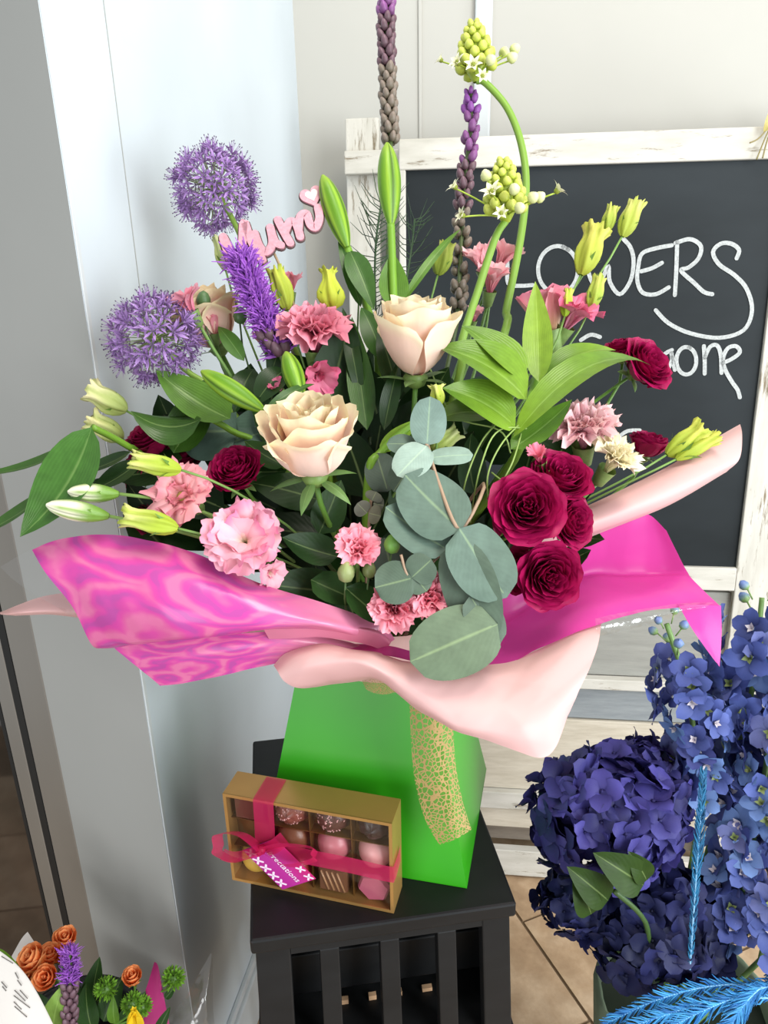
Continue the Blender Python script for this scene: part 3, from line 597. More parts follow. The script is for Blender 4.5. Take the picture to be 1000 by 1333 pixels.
def rose_petals(R, H, layers, cin, cmid, cedge, seed, openness=0.5, ruffle=0.02, per=None):
    rng = np.random.default_rng(seed); out = []; th = rng.uniform(0, 6.28)
    for i in range(layers):
        t = i / max(1, layers - 1)
        n = 3 if i < 1 else (3 if t < 0.4 else (4 if t < 0.75 else 5))
        if per: n = per[i]
        ri = R * (0.10 + 0.80 * t ** 0.85); hi = H * (0.90 + 0.10 * math.sin(t * 3.0) - 0.22 * t * openness)
        aw = 1.75 - 0.65 * t; flare = openness * R * (0.04 + 0.42 * t ** 1.6); droop = openness * H * 0.26 * t ** 1.5
        for k in range(n):
            th0 = th + k * 2 * math.pi / n + rng.uniform(-.15, .15); p1, p2 = rng.uniform(0, 6.28, 2); tilt = rng.uniform(-0.05, 0.05)
            def fn(u, v):
                th_ = th0 + u * aw * (0.62 + 0.38 * np.sin(np.minimum(v * 1.1, 1) * math.pi / 2))
                r = ri * np.sin(np.minimum(v * 1.05, 1) * math.pi / 2) ** 0.62
                f = sm(v, 0.62, 1.0)
                r = r + flare * f ** 1.5 * (1 - 0.35 * u ** 2) + 0.05 * R * u * v
                z = hi * (v ** 1.05) - droop * f ** 2.2 - H * (0.16 + 0.06 * t) * np.abs(u) ** 3.5 * v
                rip = ruffle * R * v ** 4
                r = r + rip * np.sin(5 * u + p1) + rip * 0.7 * np.sin(11 * u + p2); z = z + rip * 0.8 * np.sin(8 * u + p2)
                z = z + tilt * H * u * v
                return np.stack([r * np.cos(th_), r * np.sin(th_), z], -1)
            g, U, W = grid(fn, 15, 11)
            c = mixc(np.tile(cmid * (1 - .0 * t) + 0 * cin, (len(U), 1)), cin, (1 - t) * 0.75)
            c = mixc(c, cedge, sm(W, 0.66, 1.0) * 0.85 + 0.25 * sm(np.abs(U), .6, 1) * W)
            g.C = c; out.append(g)
        th += 0.9 + rng.uniform(-.2, .2)
    return out
def sepals(c, axis, R, L, n, col, droop=0.4, wid=0.3):
    fr_ = frame(axis, RNG.uniform(0, 6)); out = []
    for k in range(n):
        a = 2 * math.pi * k / n + RNG.uniform(-.2, .2); d = fr_[0] * math.cos(a) + fr_[1] * math.sin(a)
        b = c + d * R * 0.3; t = c + d * (R * 0.6 + L * (0.45 + 0.4 * droop)) + fr_[2] * L * (0.6 - 1.2 * droop)
        out.append(leaf_geo(b, t, L * wid, -fr_[2] * 0.5 + d * 0.6, 0.2, -0.1, 'lily', col, nu=5, nv=7))
    return out
def rose(base, axis, R, H, layers, cols, label, seed, mat=None, openness=0.5, ruffle=0.02, group=None, roll=0.0, name='rose', sep=True, rad=0.003, stem_o=None, scol=G_STEM, sepdroop=.45, per=None):
    base = np.asarray(base); T = Thing(name, label, 'flower', base, group); fr_ = frame(axis, roll); mat = mat or M_PETAL
    for g in rose_petals(R, H, layers, *cols, seed, openness, ruffle, per): T.part('petal', g.moved(base, fr_), mat)
    T.part('rose_hip', lathe([(rad, -R * .28), (R * .22, -R * .2), (R * .3, -R * .02), (R * .22, R * .08)], 10).moved(base, fr_).tint(hx('#6f8a45')), M_STEM)
    if sep:
        for g in sepals(base - fr_[2] * R * .08, fr_[2], R * .5, R * 0.95, 5, hx('#6d8f4f'), sepdroop): T.part('sepal', g, M_LILYLEAF)
    T.part('stem', stem_to(base - fr_[2] * R * .25, axis, rad, scol, o=stem_o), M_STEM)
    return T
def ruffle_petals(R, layers, counts, el_in, el_out, cin, cmid, cedge, seed, amp=0.08, fringe=0.10, wid=0.55, lin=0.6, tube_el=82, kf=9, nu=13, bright=None):
    rng = np.random.default_rng(seed); out = []
    for i in range(layers):
        t = i / max(1, layers - 1); n = counts[i] if hasattr(counts, '__len__') else counts
        L = R * (lin + (1 - lin) * t) * 1.12; el = math.radians(el_in + (el_out - el_in) * t); e0 = math.radians(tube_el); a0 = rng.uniform(0, 6.28)
        for k in range(n):
            th = a0 + 2 * math.pi * k / n + rng.uniform(-.25, .25); p1, p2, p3 = rng.uniform(0, 6.28, 3); el2 = el + rng.uniform(-.18, .18); Lk = L * rng.uniform(.92, 1.06)
            er = np.array([math.cos(th), math.sin(th), 0]); et = np.array([-math.sin(th), math.cos(th), 0]); ez = np.array([0, 0, 1.0])
            nv = 10; vs = np.linspace(0, 1, nv); els = e0 + (el2 - e0) * sm(vs, 0.1, 0.75); ds = Lk / (nv - 1)
            rr = np.concatenate([[0], np.cumsum(np.cos(els[:-1]) * ds)]) + R * 0.03; zz = np.concatenate([[0], np.cumsum(np.sin(els[:-1]) * ds)])
            fj = rng.uniform(0, 1, nu)
            def fn(u, v):
                ui = ((u + 1) / 2 * (nu - 1)).round().astype(int); vv = v * (1 - fringe * fj[ui] * v - 0.16 * np.abs(u) ** 2.5 * v)
                r = np.interp(vv, vs, rr); z = np.interp(vv, vs, zz); e = np.interp(vv, vs, els)
                lat = u * wid * Lk * (0.12 + 0.88 * vv ** 0.9)
                w_ = amp * R * (np.sin(kf * .5 * u + p1) + 0.55 * np.sin(kf * u + p2)) * vv ** 2 + 0.10 * R * (u ** 2) * vv
                r2 = r - np.sin(e) * w_; z2 = z + np.cos(e) * w_
                return er * r2[..., None] + et * lat[..., None] + ez * z2[..., None]
            g, U, W = grid(fn, nu, nv)
            c = mixc(np.tile(cin, (len(U), 1)), cmid, sm(W, 0.15, 0.6)); g.C = mixc(c, cedge, sm(W, 0.72, 1.0) * (0.6 + 0.4 * math.sin(p3))); out.append(g)
    return out
def ruffled(c, axis, R, label, seed, cols, layers=3, counts=(4, 6, 7), el=(75, 15), name='lisianthus', calyx=True, cal_col=hx('#7d9a55'), rad=0.0022, roll=0., group=None, stem_o=None, mat=None, extra=None, **k):
    axis = nrm(axis); c = np.asarray(c); depth = R * 0.45; base = c - axis * depth
    T = Thing(name, label, 'flower', base, group); fr_ = frame(axis, roll)
    for g in ruffle_petals(R, layers, counts, el[0], el[1], *cols, seed, **k): T.part('petal', g.moved(base, fr_), mat or M_PETAL)
    if calyx:
        T.part('calyx', lathe([(rad, -R * .42), (R * .16, -R * .36), (R * .20, -R * .1), (R * .24, R * .12)], 10).moved(base, fr_).tint(cal_col), M_STEM)
    if extra == 'pistil':
        T.part('pistil', lathe([(R * .05, 0), (R * .06, R * .3), (R * .12, R * .38), (R * .1, R * .46), (.0004, R * .48)], 8).moved(base, fr_).tint(hx('#c9d06a')), M_BUD)
    T.part('stem', stem_to(base - axis * R * .4, axis, rad, hx('#6c9048'), o=stem_o), M_STEM)
    return T
def lis_bud(b, t, wpx, label, seed, col=hx('#b9c44c'), tipc=hx('#e3dd8a'), open_=0.35, name='lisianthus_bud', stem_o=None, group=None, bell=False, calyx=True):
    rng = np.random.default_rng(seed); b3, t3 = P(*b), P(*t); ax = nrm(t3 - b3); L = np.linalg.norm(t3 - b3); W = .88 * wpx * (b[2] + t[2]) / 2 / FPX / 2
    T = Thing(name, label, 'bud', b3, group); fj = rng.uniform(0.0, 1, 24)
    if bell: prof = [(0.15, 0), (0.75, .12), (1.0, .3), (0.95, .45), (.7, .62), (.5, .75), (.45, .85), (.55, .95), (.7, 1.0), (0.4, .96), (.2, .85)]
    else: prof = [(0.22, 0), (0.55, .08), (0.82, .22), (.96, .38), (.98, .52), (.90, .66), (.80, .78), (.74 + open_ * .12, .88), (.76 + open_ * .55, 1.02), (.5, .93), (.3, .8), (.1, .6)]
    prof = [(r * W, z * L) for r, z in prof]
    def mod(a, Tt, R_, Z): 
        k = ((a / (2 * np.pi) * 24).astype(int)) % 24
        tip = sm(Tt, .5, .68)
        return R_ * (1 + 0.15 * np.sin(5 * a + 5 * Tt) + .05 * np.sin(11 * a + 3 * Tt) + .2 * (fj[k] - .5) * tip), Z + L * (0.16 * fj[k] - .07) * tip
    g = lathe(prof, 48, mod); TT = g.UV[:, 1]; g.C = mixc(np.tile(col, (len(TT), 1)), tipc, sm(TT, .2, .72) * (0.6 + .4 * np.sin(5 * 6.28 * g.UV[:, 0] + 5 * TT)))
    T.part('bud_petals', g.moved(b3, frame(ax, rng.uniform(0, 6))), M_PETAL)
    if calyx:
        for q in sepals(b3 + ax * L * .02, ax, W * .9, L * .55, 4, hx('#6f9440'), -0.15, .2): T.part('sepal', q, M_LILYLEAF)
    T.part('stem', stem_to(b3, ax, 0.0013, hx('#74984c'), o=stem_o), M_STEM)
    return T
def lily_bud_geo(b3, t3, W, col, ridge, tipc, basec=None):
    ax = nrm(t3 - b3); L = np.linalg.norm(t3 - b3)
    prof = [(max(.02, math.sin(math.pi * min(1, (z * .93 + .05))) ** .62) * (1 - .18 * (1 - z)) * W, z * L) for z in np.linspace(0, 1, 14)]; prof[0] = (W * .25, 0); prof[-1] = (W * .12, L)
    def mod(a, T, R, Z): return R * (1 - 0.16 * np.exp(-(((a * 3 / (2 * np.pi)) % 1 - .5) / .10) ** 2) + .03 * np.cos(6 * a)), Z
    g = lathe(prof, 36, mod); a = g.UV[:, 0] * 3 % 1; g.C = mixc(np.tile(col, (len(a), 1)), ridge, np.exp(-((np.abs(a - .5) - .22) / .09) ** 2)); g.C = mixc(g.C, tipc, sm(g.UV[:, 1], .75, 1))
    g.C = mixc(g.C, col * .45, np.exp(-((a - .5) / .05) ** 2))
    if basec is not None: g.C = mixc(g.C, basec, 1 - sm(g.UV[:, 1], .25, .6))
    return g.moved(b3, frame(ax, 0.9))

# ------------------------------------------------------------------ cream and blush roses
CREAM = (hx('#f0b8a2'), hx('#f3d2c0'), hx('#f7ecc6'))
rose(P(541, 490, .715), A(.0, .93, .42), .0405, .074, 5, CREAM, 'cream pink rose facing up behind chalk-side lily leaves, taller of two big cream roses', 11, ruffle=.06, openness=.24, roll=.9, per=(3, 3, 3, 3, 3))
rose(P(410, 618, .655), A(-.06, .84, .58),   .0405, .070, 5, (hx('#efb3a0'), hx('#f5d9c8'), hx('#f8efc6')), 'large cream rose with blush centre at the middle of the bouquet', 23, ruffle=.07, openness=.32, roll=1.2, per=(3, 3, 3, 3, 4), sepdroop=.75)
rose(P(285, 452, .80), A(-.35, .86, .25), .036, .066, 5, (hx('#eeb0aa'), hx('#f3cbb8'), hx('#ecdcae')), 'blush rose turned away behind the lower purple allium', 31, ruffle=.04, openness=.5)
# ------------------------------------------------------------------ crimson roses
CR = (hx('#8e0840'), hx('#a60c50'), hx('#ae1054')); CRD = (hx('#700832'), hx('#8a0c40'), hx('#960e46'))
def crose(px, py, d, R_px, axis, label, seed, layers=5, open_=.7, cols=CR, hk=1.15):
    R = R_px * d / FPX; layers += 2; open_ *= .72; ax = A(*axis); c = P(px, py, d); rose(c - ax * R * hk * .55, ax, R * .90, R * hk, layers, cols, label, seed, M_VELVET, open_, .05, 'crimson spray roses', RNG.uniform(0, 6), 'spray_rose', True, .002)
crose(686, 661, .640, 49, (-.05, .25, 1), 'biggest open crimson rose, above the big eucalyptus leaves', 41, 6, .8)
crose(730, 621, .672, 42, (.15, .62, .75), 'crimson rose tucked above the biggest crimson rose', 42)
crose(743, 678, .660, 37, (.55, .1, .85), 'crimson rose facing the pale pink paper roll', 43)
crose(714, 750, .645, 45, (.15, -.05, 1), 'lowest crimson rose, just above hot pink sheet', 44, 6)
crose(678, 742, .675, 32, (-.6, .2, .7), 'half hidden crimson rose behind the lowest crimson rose', 45, 4)
crose(307, 612, .69, 37, (-.15, .55, .82), 'crimson rose between cream rose and open pink lisianthus', 46, 6, .6)
crose(197, 570, .735, 36, (-.35, .75, .55), 'crimson rose under the curled dark leaf', 47, 5, .6, CRD)
crose(238, 592, .75, 28, (.1, .6, .7), 'small crimson rose half hidden behind yellow green bud', 48, 4, .5, CRD)
crose(181, 612, .745, 28, (-.6, .2, .7), 'dark crimson rose peeping out beside pointed white buds', 49, 4, .5, CRD)
crose(190, 675, .74, 22, (-.5, -.2, .8), 'tiny dark crimson rose just above printed pink sheet', 50, 3, .4, CRD)
crose(843, 474, .80, 38, (.45, .35, .7), 'crimson rose against the chalkboard below the chalk lettering', 51, 5, .8)
crose(806, 453, .82, 24, (-.3, .9, .3), 'small crimson rose in front of chalkboard beside larger one', 52, 4, .8)
crose(844, 578, .82, 28, (.15, .9, .35), 'closed crimson rose behind cream frilled bloom', 53, 4, .3)
crose(716, 503, .79, 24, (-.1, .6, .7), 'crimson rose half covered by arching lily leaf', 54, 4, .4, CRD)
crose(652, 652, .665, 22, (-.9, .2, .5), 'small crimson rose at edge of eucalyptus leaf', 55, 3, .5, CRD)
# ------------------------------------------------------------------ pink lisianthus and carnations
PK = (hx('#e0bd92'), hx('#f0acb0'), hx('#e3849a')); PKL = (hx('#f4eac4'), hx('#f4bcc6'), hx('#e27aa2')); COR = (hx('#e8708a'), hx('#f698aa'), hx('#f9b4c0')); PALE = (hx('#e098ac'), hx('#eab4bc'), hx('#f0ccca')); CRM = (hx('#e0d8a2'), hx('#f2e8c4'), hx('#f7f0d6')); DPK = (hx('#e096ac'), hx('#e686a2'), hx('#d65c86'))
def ruf(px, py, d, rpx, axis, label, seed, cols, **k): return ruffled(P(px, py, d), A(*axis), 1.28 * rpx * d / FPX, label, seed, cols, **k)
ruf(236, 645, .662, 47, (-.25, .35, .9), 'open salmon pink lisianthus near pointed white buds', 61, PK, counts=(5, 7, 8), el=(66, 0), amp=.11, fringe=.10, kf=7, nu=19, extra='pistil')
ruf(318, 702, .640, 55, (.05, .42, .9), 'large open pink lisianthus with deep cream throat above printed sheet', 62, PKL, counts=(5, 6, 7), layers=3, el=(46, -8), amp=.14, fringe=.07, kf=6, nu=21, wid=.60, lin=.82, tube_el=88)
ruf(352, 745, .655, 26, (.6, -.3, .7), 'small pink lisianthus bloom below the large open one', 63, PKL, counts=(3, 5), layers=2, el=(70, 25), wid=.5)
ruf(410, 430, .735, 56, (0, .75, .62), 'full frilled pink bloom under the yellow bell buds', 64, (hx('#d87a94'), hx('#e58ca0'), hx('#e9a0b0')), counts=(8, 10, 11, 11), layers=4, el=(82, -10), amp=.12, fringe=.16, wid=.36, lin=.75, name='carnation')
ruf(415, 487, .73, 32, (.3, -.45, .8), 'mauve pink lisianthus drooping under the full frilled bloom', 65, DPK, counts=(4, 5), layers=2, el=(75, 40), wid=.5)
ruf(712, 410, .79, 48, (-.25, .9, .2), 'pink lisianthus seen from its side beneath chalk letters', 66, (hx('#e3c0a0'), hx('#e0a0a4'), hx('#d87f96')), counts=(4, 5), layers=2, el=(84, 62), wid=.6, lin=.9)
ruf(746, 408, .785, 43, (.35, .75, .5), 'deep pink ruffled lisianthus beside green bud on chalkboard', 67, DPK, counts=(5, 6, 6), el=(75, 20), amp=.12, fringe=.12, wid=.45)
ruf(760, 558, .70, 54, (-.15, .72, .6), 'pale dusty pink frilled carnation over pale paper roll', 68, PALE, counts=(9, 11, 13, 13), layers=4, el=(84, -5), amp=.12, fringe=.22, wid=.30, lin=.75, name='carnation')
ruf(801, 597, .695, 42, (.35, .68, .6), 'cream frilled carnation touching dusty pink one', 69, CRM, counts=(8, 10, 11), el=(84, 5), amp=.12, fringe=.22, wid=.32, lin=.75, name='carnation')
ruf(467, 713, .645, 34, (.05, .45, .9), 'coral pink carnation alone in the dark leaves', 70, COR, counts=(7, 9, 9), el=(80, 5), amp=.11, fringe=.14, wid=.42, lin=.7, name='carnation')
ruf(513, 790, .632, 40, (-.15, .2, 1), 'coral pink carnation against folded wrap, at bunch edge', 71, COR, counts=(7, 9, 10), el=(80, 5), amp=.12, fringe=.15, wid=.38, lin=.7, name='carnation')
ruf(560, 778, .636, 40, (.2, .4, .9), 'coral pink carnation partly under hanging eucalyptus leaves', 72, COR, counts=(7, 9, 10), el=(80, 5), amp=.12, fringe=.15, wid=.38, lin=.7, name='carnation')
ruf(700, 588, .665, 34, (-.3, .7, .6), 'flat pink carnation above the crimson roses', 73, (hx('#e0607f'), hx('#ee8098'), hx('#f08ca4')), counts=(5,), layers=1, el=(40, 15), amp=.05, fringe=.22, wid=.36, name='carnation')
ruf(625, 338, .87, 32, (-.3, .85, .3), 'light pink carnation behind the lower cream star flower head', 74, (hx('#ea98a6'), hx('#f4b4ba'), hx('#f8ced2')), counts=(5, 6), layers=2, el=(80, 40), fringe=.12, wid=.4, name='carnation')
ruf(655, 335, .875, 32, (.4, .8, .3), 'light pink carnation between two green star flower stems', 75, (hx('#ea98a6'), hx('#f4b4ba'), hx('#f8ced2')), counts=(5, 6), layers=2, el=(80, 40), fringe=.12, wid=.4, name='carnation')
ruf(640, 365, .86, 32, (.1, .8, .5), 'light pink carnation lowest of three by chalkboard', 76, (hx('#e08a9a'), hx('#eda8b0'), hx('#f0bcc0')), counts=(5, 6), layers=2, el=(80, 40), fringe=.12, wid=.4, name='carnation')
ruf(618, 410, .85, 17, (.1, .8, .5), 'tiny pink carnation just above light green leaves', 77, (hx('#e08a9a'), hx('#eda8b0'), hx('#f0bcc0')), counts=(4, 5), layers=2, el=(80, 40), fringe=.12, wid=.4, name='carnation')
ruf(243, 393, .735, 32, (-.4, .8, .4), 'rosy pink carnation behind purple allium', 78, (hx('#d97a90'), hx('#e798a8'), hx('#eba8b4')), counts=(6, 7), layers=2, el=(80, 20), fringe=.12, wid=.42, name='carnation')
ruf(278, 425, .775, 22, (-.1, .95, .3), 'pink tipped carnation opening from green cup', 79, (hx('#e8a090'), hx('#eda0a8'), hx('#ee90a4')), counts=(4, 5), layers=2, el=(85, 66), fringe=.1, wid=.5, name='carnation')
ruf(340, 442, .79, 15, (-.3, .9, .3), 'small pink carnation bud beside purple liatris', 80, COR, counts=(4, 5), layers=2, el=(85, 70), fringe=.08, wid=.5, name='carnation')
ruf(378, 370, .80, 24, (0, .9, .3), 'pink carnation peeping between yellow green buds', 81, COR, counts=(5, 6), layers=2, el=(80, 45), fringe=.12, wid=.42, name='carnation')
ruf(362, 503, .74, 15, (-.5, .6, .6), 'tiny mauve pink bloom behind upright green lily bud', 82, DPK, counts=(4, 5), layers=2, el=(80, 45), wid=.42)
ruf(655, 517, .74, 11, (0, .8, .5), 'tiniest pink carnation between light green leaves', 83, COR, counts=(4, 5), layers=2, el=(80, 45), wid=.42, name='carnation')
# ------------------------------------------------------------------ lisianthus buds
lis_bud((165, 535, .74), (118, 508, .73), 34, 'cream green bud above the white buds, topmost on that side', 101, hx('#a9b768'), hx('#e9dfae'), .6)
lis_bud((160, 572, .745), (118, 546, .735), 32, 'cream green bud just below a similar one by grey wall', 102, hx('#a9b768'), hx('#e6dda2'), .6)
lis_bud((236, 612, .64), (174, 598, .63), 30, 'yellow green bud lying over crimson rose', 103, hx('#a9bd3c'), hx('#dedf8a'), .2)
lis_bud((232, 688, .635), (163, 672, .63), 32, 'yellow green twisted bud just above printed pink sheet', 104, hx('#a9bd3c'), hx('#dedf8a'), .5)
lis_bud((756, 358, .80), (777, 300, .80), 36, 'yellow bell shaped bud, widest of those on chalkboard', 105, hx('#a8b240'), hx('#d9d06a'), .7)
lis_bud((789, 302, .81), (798, 270, .81), 19, 'smallest yellow green bud high on chalkboard', 106, hx('#9cae40'), hx('#cfcf70'), .3)
lis_bud((810, 308, .81), (829, 264, .81), 27, 'yellow green bud highest and farthest out over the chalkboard', 107, hx('#a8b648'), hx('#d6d47e'), .3)
lis_bud((768, 402, .79), (781, 362, .79), 22, 'slim yellow green bud beside deep pink lisianthus', 108, hx('#9cb040'), hx('#cdd06c'), .3)
lis_bud((868, 592, .77), (912, 560, .77), 30, 'yellow green bud over rolled pale pink paper', 109, hx('#a2b23a'), hx('#d6d660'), .7)
lis_bud((880, 598, .765), (932, 570, .765), 21, 'second yellow bud lying along the pale paper roll', 110, hx('#a2b23a'), hx('#d2d25e'), .5)
lis_bud((432, 404, .75), (428, 352, .75), 38, 'yellow bottle shaped bud above the full frilled pink bloom', 111, hx('#b4bd3c'), hx('#c6cc50'), .1, bell=True)
lis_bud((374, 404, .745), (360, 352, .745), 30, 'yellow green bud close beside the purple liatris bloom', 112, hx('#9aa93a'), hx('#c2c850'), .1)
lis_bud((294, 352, .80), (286, 312, .80), 22, 'pale green bud behind the pink word pick', 113, hx('#b3c07a'), hx('#d6d9a0'), .3)
lis_bud((570, 358, .84), (582, 318, .84), 26, 'dull green bud behind the brown liatris spike', 114, hx('#8fa03c'), hx('#b8bc60'), .1)
lis_bud((571, 528, .67), (569, 502, .67), 20, 'tiny yellow star bud above grey eucalyptus', 115, hx('#a8b83c'), hx('#dfe08a'), .9)
lis_bud((562, 585, .69), (595, 562, .69), 26, 'pale green bud behind round eucalyptus leaves', 116, hx('#a5b85c'), hx('#d3d99a'), .3)
lis_bud((735, 412, .775), (740, 378, .775), 17, 'bright lime bud between the two side-on pink lisianthus', 117, hx('#a0bc30'), hx('#cfdc60'), .3)
# white pointed buds low at the bouquet's edge
for b, t, w_, lab in (((142, 672, .645), (60, 657, .632), 30, 'white pointed lily bud with green base, longer of two'), ((155, 643, .655), (88, 640, .645), 28, 'white pointed lily bud with green stripes, just above the other')):
    T = Thing('white_bud', lab, 'bud', P(*b)); T.part('bud_petals', lily_bud_geo(P(*b), P(*t), w_ * b[2] / FPX / 2, hx('#e9e6c8'), hx('#7fa040'), hx('#f2eed8'), hx('#6f9638')), M_BUD)
    T.part('stem', stem_to(P(*b), P(*t) - P(*b), .0018, hx('#7d9c50'), .1), M_STEM)
    for g in sepals(P(*b), P(*t) - P(*b), .004, .02, 3, hx('#6f9638'), -.2, .3): T.part('sepal', g, M_LILYLEAF)
# ------------------------------------------------------------------ lilies: green buds and leaves
LG, LR, LT = hx('#5c8818'), hx('#8cb032'), hx('#8aa830')
def lily(name_label, buds, leaves, stem_pts, rad=.0042):
    T = Thing('lily', name_label, 'lily', P(*stem_pts[-1]))
    T.part('stem', tube(crom([P(*q) for q in stem_pts] + [O_B + RNG.uniform(-.02, .02, 3) * [1, 1, 0]], 6), rad, 8).tint(G_LILY), M_STEM)
    for b, t, w_ in buds: T.part('bud', lily_bud_geo(P(*b), P(*t), w_ * b[2] / FPX / 2, LG, LR, LT), M_BUD)
    for b, t, w_, kw in leaves: T.part('leaf', leaf_px(b, t, w_, **kw), M_LILYLEAF)
    return T
LL, LM, LD, LDK = hx('#7fa22e'), hx('#587f28'), hx('#3a6022'), hx('#26421a')
lily('tall lily stem with upright green bud before the chalkboard corner', [((509, 292, .785), (504, 186, .785), 34)], [((514, 402, .78), (511, 328, .785), 42, dict(col=LM, sag=-.08, fold=.3, tilt=(.1, .2, 1))), ((520, 400, .80), (600, 298, .84), 13, dict(col=LM, sag=.1)), ((500, 470, .76), (470, 400, .77), 36, dict(col=LD)), ((520, 520, .73), (492, 428, .75), 34, dict(col=LDK)), ((478, 560, .72), (458, 412, .75), 38, dict(col=LD, sag=-.05)), ((500, 560, .72), (520, 470, .73), 26, dict(col=LDK))],
     [(509, 292, .785), (511, 345, .785), (513, 420, .78), (512, 520, .77)])
lily('lily stem leaning toward grey corner with one green bud by pink heart', [((452, 322, .785), (420, 228, .785), 33)], [((455, 326, .785), (487, 404, .765), 36, dict(col=LD, sag=.06, tilt=(.1, .1, 1))), ((470, 400, .78), (440, 312, .79), 20, dict(col=LD, sag=.05)), ((470, 520, .74), (446, 400, .765), 22, dict(col=LDK))],
     [(452, 322, .787), (468, 370, .79), (485, 430, .78), (492, 520, .775)])
lily('lily bud lying slantwise over dark leaves above the crimson rose', [((343, 534, .665), (262, 483, .668), 32)], [((345, 534, .67), (410, 500, .70), 14, dict(col=LD))], [(343, 534, .668), (372, 548, .68), (420, 580, .72)], .003)
lily('short upright green lily bud behind the central cream rose', [((392, 518, .69), (372, 458, .70), 31)], [], [(392, 518, .70), (402, 550, .71), (430, 600, .74)], .003)
V1 = dict(tilt=(.2, .55, .8))
lily('lily stem with broad light green leaves fanning out before chalkboard', [], [
    ((680, 494, .70), (601, 424, .72), 66, dict(col=LL, tipcol=LM, fold=.35, sag=.05, tilt=(.3, .7, .7), shape='ovate')),
    ((686, 520, .69), (570, 452, .69), 92, dict(col=LL, tipcol=LM, fold=.3, sag=.10, tilt=(.2, .7, .7), shape='ovate')),
    ((671, 556, .68), (576, 505, .67), 72, dict(col=LL, tipcol=LM, fold=.3, sag=.1, tilt=(.1, .6, .8), shape='ovate')),
    ((702, 498, .72), (697, 366, .74), 42, dict(col=LL, tipcol=hx('#93b13c'), fold=.3, sag=-.06, tilt=(-.25, .1, 1))),
    ((668, 570, .68), (848, 476, .74), 54, dict(col=LL, tipcol=LM, fold=.25, sag=.20, tilt=(-.2, .75, .7))),
    ((704, 496, .74), (802, 456, .76), 46, dict(col=LM, tipcol=LL, fold=.25, sag=.14, tilt=(-.1, .75, .7))),
    ((665, 585, .675), (745, 520, .69), 46, dict(col=LM, fold=.2, sag=-.06, tilt=(-.3, .5, .8))),
    ((640, 540, .69), (565, 548, .69), 56, dict(col=LM, fold=.2, tilt=(0, .7, .7)))],
     [(704, 440, .76), (697, 500, .74), (672, 565, .70), (655, 620, .72)], .0045)
lily('lily leaf stem bending up behind the grey eucalyptus', [], [((494, 588, .70), (545, 545, .70), 26, dict(col=LL, sag=-.06)), ((545, 552, .70), (612, 515, .71), 36, dict(col=LL, sag=-.1, tilt=(0, .7, .7)))], [(545, 548, .705), (497, 588, .70), (478, 640, .71)], .004)
lily('dark lily foliage sweeping out over the grey pier', [], [
    ((119, 556, .66), (26, 699, .625), 92, dict(col=hx('#4b7a30'), tipcol=hx('#3a6426'), fold=.25, sag=-.12, tilt=(-.25, .2, 1))),
    ((112, 566, .68), (-40, 618, .67), 34, dict(col=LD, sag=-.10, tilt=(-.2, .8, .5))),
    ((60, 640, .66), (-40, 700, .66), 34, dict(col=LD, sag=-.06, tilt=(-.2, .7, .6))),
    ((170, 588, .70), (92, 618, .69), 30, dict(col=LDK, sag=-.06, tilt=(-.1, .7, .6))),
    ((182, 600, .71), (116, 640, .69), 44, dict(col=LDK, sag=-.06, tilt=(-.2, .6, .7))),
    ((172, 620, .715), (60, 640, .69), 16, dict(col=LDK, sag=-.06))],
     [(120, 556, .67), (165, 580, .70), (220, 620, .74)], .003)
lily('lily foliage with curled dark leaf above dark crimson rose', [], [
    ((262, 545, .70), (170, 535, .69), 62, dict(col=hx('#31501a'), tipcol=hx('#3a5a20'), fold=.3, sag=-.22, curl=.5, tilt=(-.1, .7, .7), shape='ovate')),
    ((300, 545, .71), (203, 482, .72), 58, dict(col=hx('#4c7020'), tipcol=hx('#567f28'), fold=.3, sag=-.1, tilt=(-.1, .6, .8), shape='ovate')),
    ((226, 590, .72), (275, 490, .73), 56, dict(col=hx('#365818'), fold=.25, sag=-.05, tilt=(.1, .4, .9), shape='ovate')),
    ((318, 470, .76), (284, 425, .77), 24, dict(col=hx('#4a7326'))), ((372, 480, .75), (330, 530, .74), 40, dict(col=LDK)), ((330, 480, .77), (305, 540, .75), 36, dict(col=LDK)), ((380, 420, .77), (350, 500, .76), 34, dict(col=LDK))],
     [(262, 540, .715), (300, 560, .73), (380, 620, .76)], .003)
# ------------------------------------------------------------------ eucalyptus
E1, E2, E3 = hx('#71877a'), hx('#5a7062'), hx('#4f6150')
def euc(label, stem_pts, leaves, rad=.0018, scol=hx('#a58a72')):
    T = Thing('eucalyptus_branch', label, 'foliage', P(*stem_pts[-1])); T.part('stem', tube(crom([P(*q) for q in stem_pts] + [O_B + RNG.uniform(-.02, .02, 3) * [1, 1, 0]], 6), rad, 7).tint(scol), M_STEM)
    for b, t, w_, c, tl in leaves: T.part('leaf', leaf_px(b, t, w_, tilt=tl, col=c, fold=.08, sag=RNG.uniform(-.05, .05), shape='round', wave=.03, curl=.1, nu=9, nv=14), M_EUC)
euc('big grey green eucalyptus branch spilling over wrap beside crimson roses', [(556, 575, .655), (570, 625, .64), (599, 690, .625), (600, 640, .66), (610, 660, .70)][:3] + [(620, 640, .68)], [
    ((601, 690, .622), (527, 618, .635), 88, E2, (-.1, .5, .9)), ((584, 716, .625), (502, 660, .632), 62, E2, (-.1, .6, .8)), ((598, 688, .620), (660, 778, .615), 88, E2, (.3, .1, 1)),
    ((592, 705, .622), (636, 836, .612), 74, E3, (-.2, .15, 1)), ((648, 812, .612), (534, 862, .60), 92, hx('#62745a'), (0, .3, 1)), ((612, 775, .616), (652, 838, .613), 52, E3, (.3, .1, .9))], .0016)
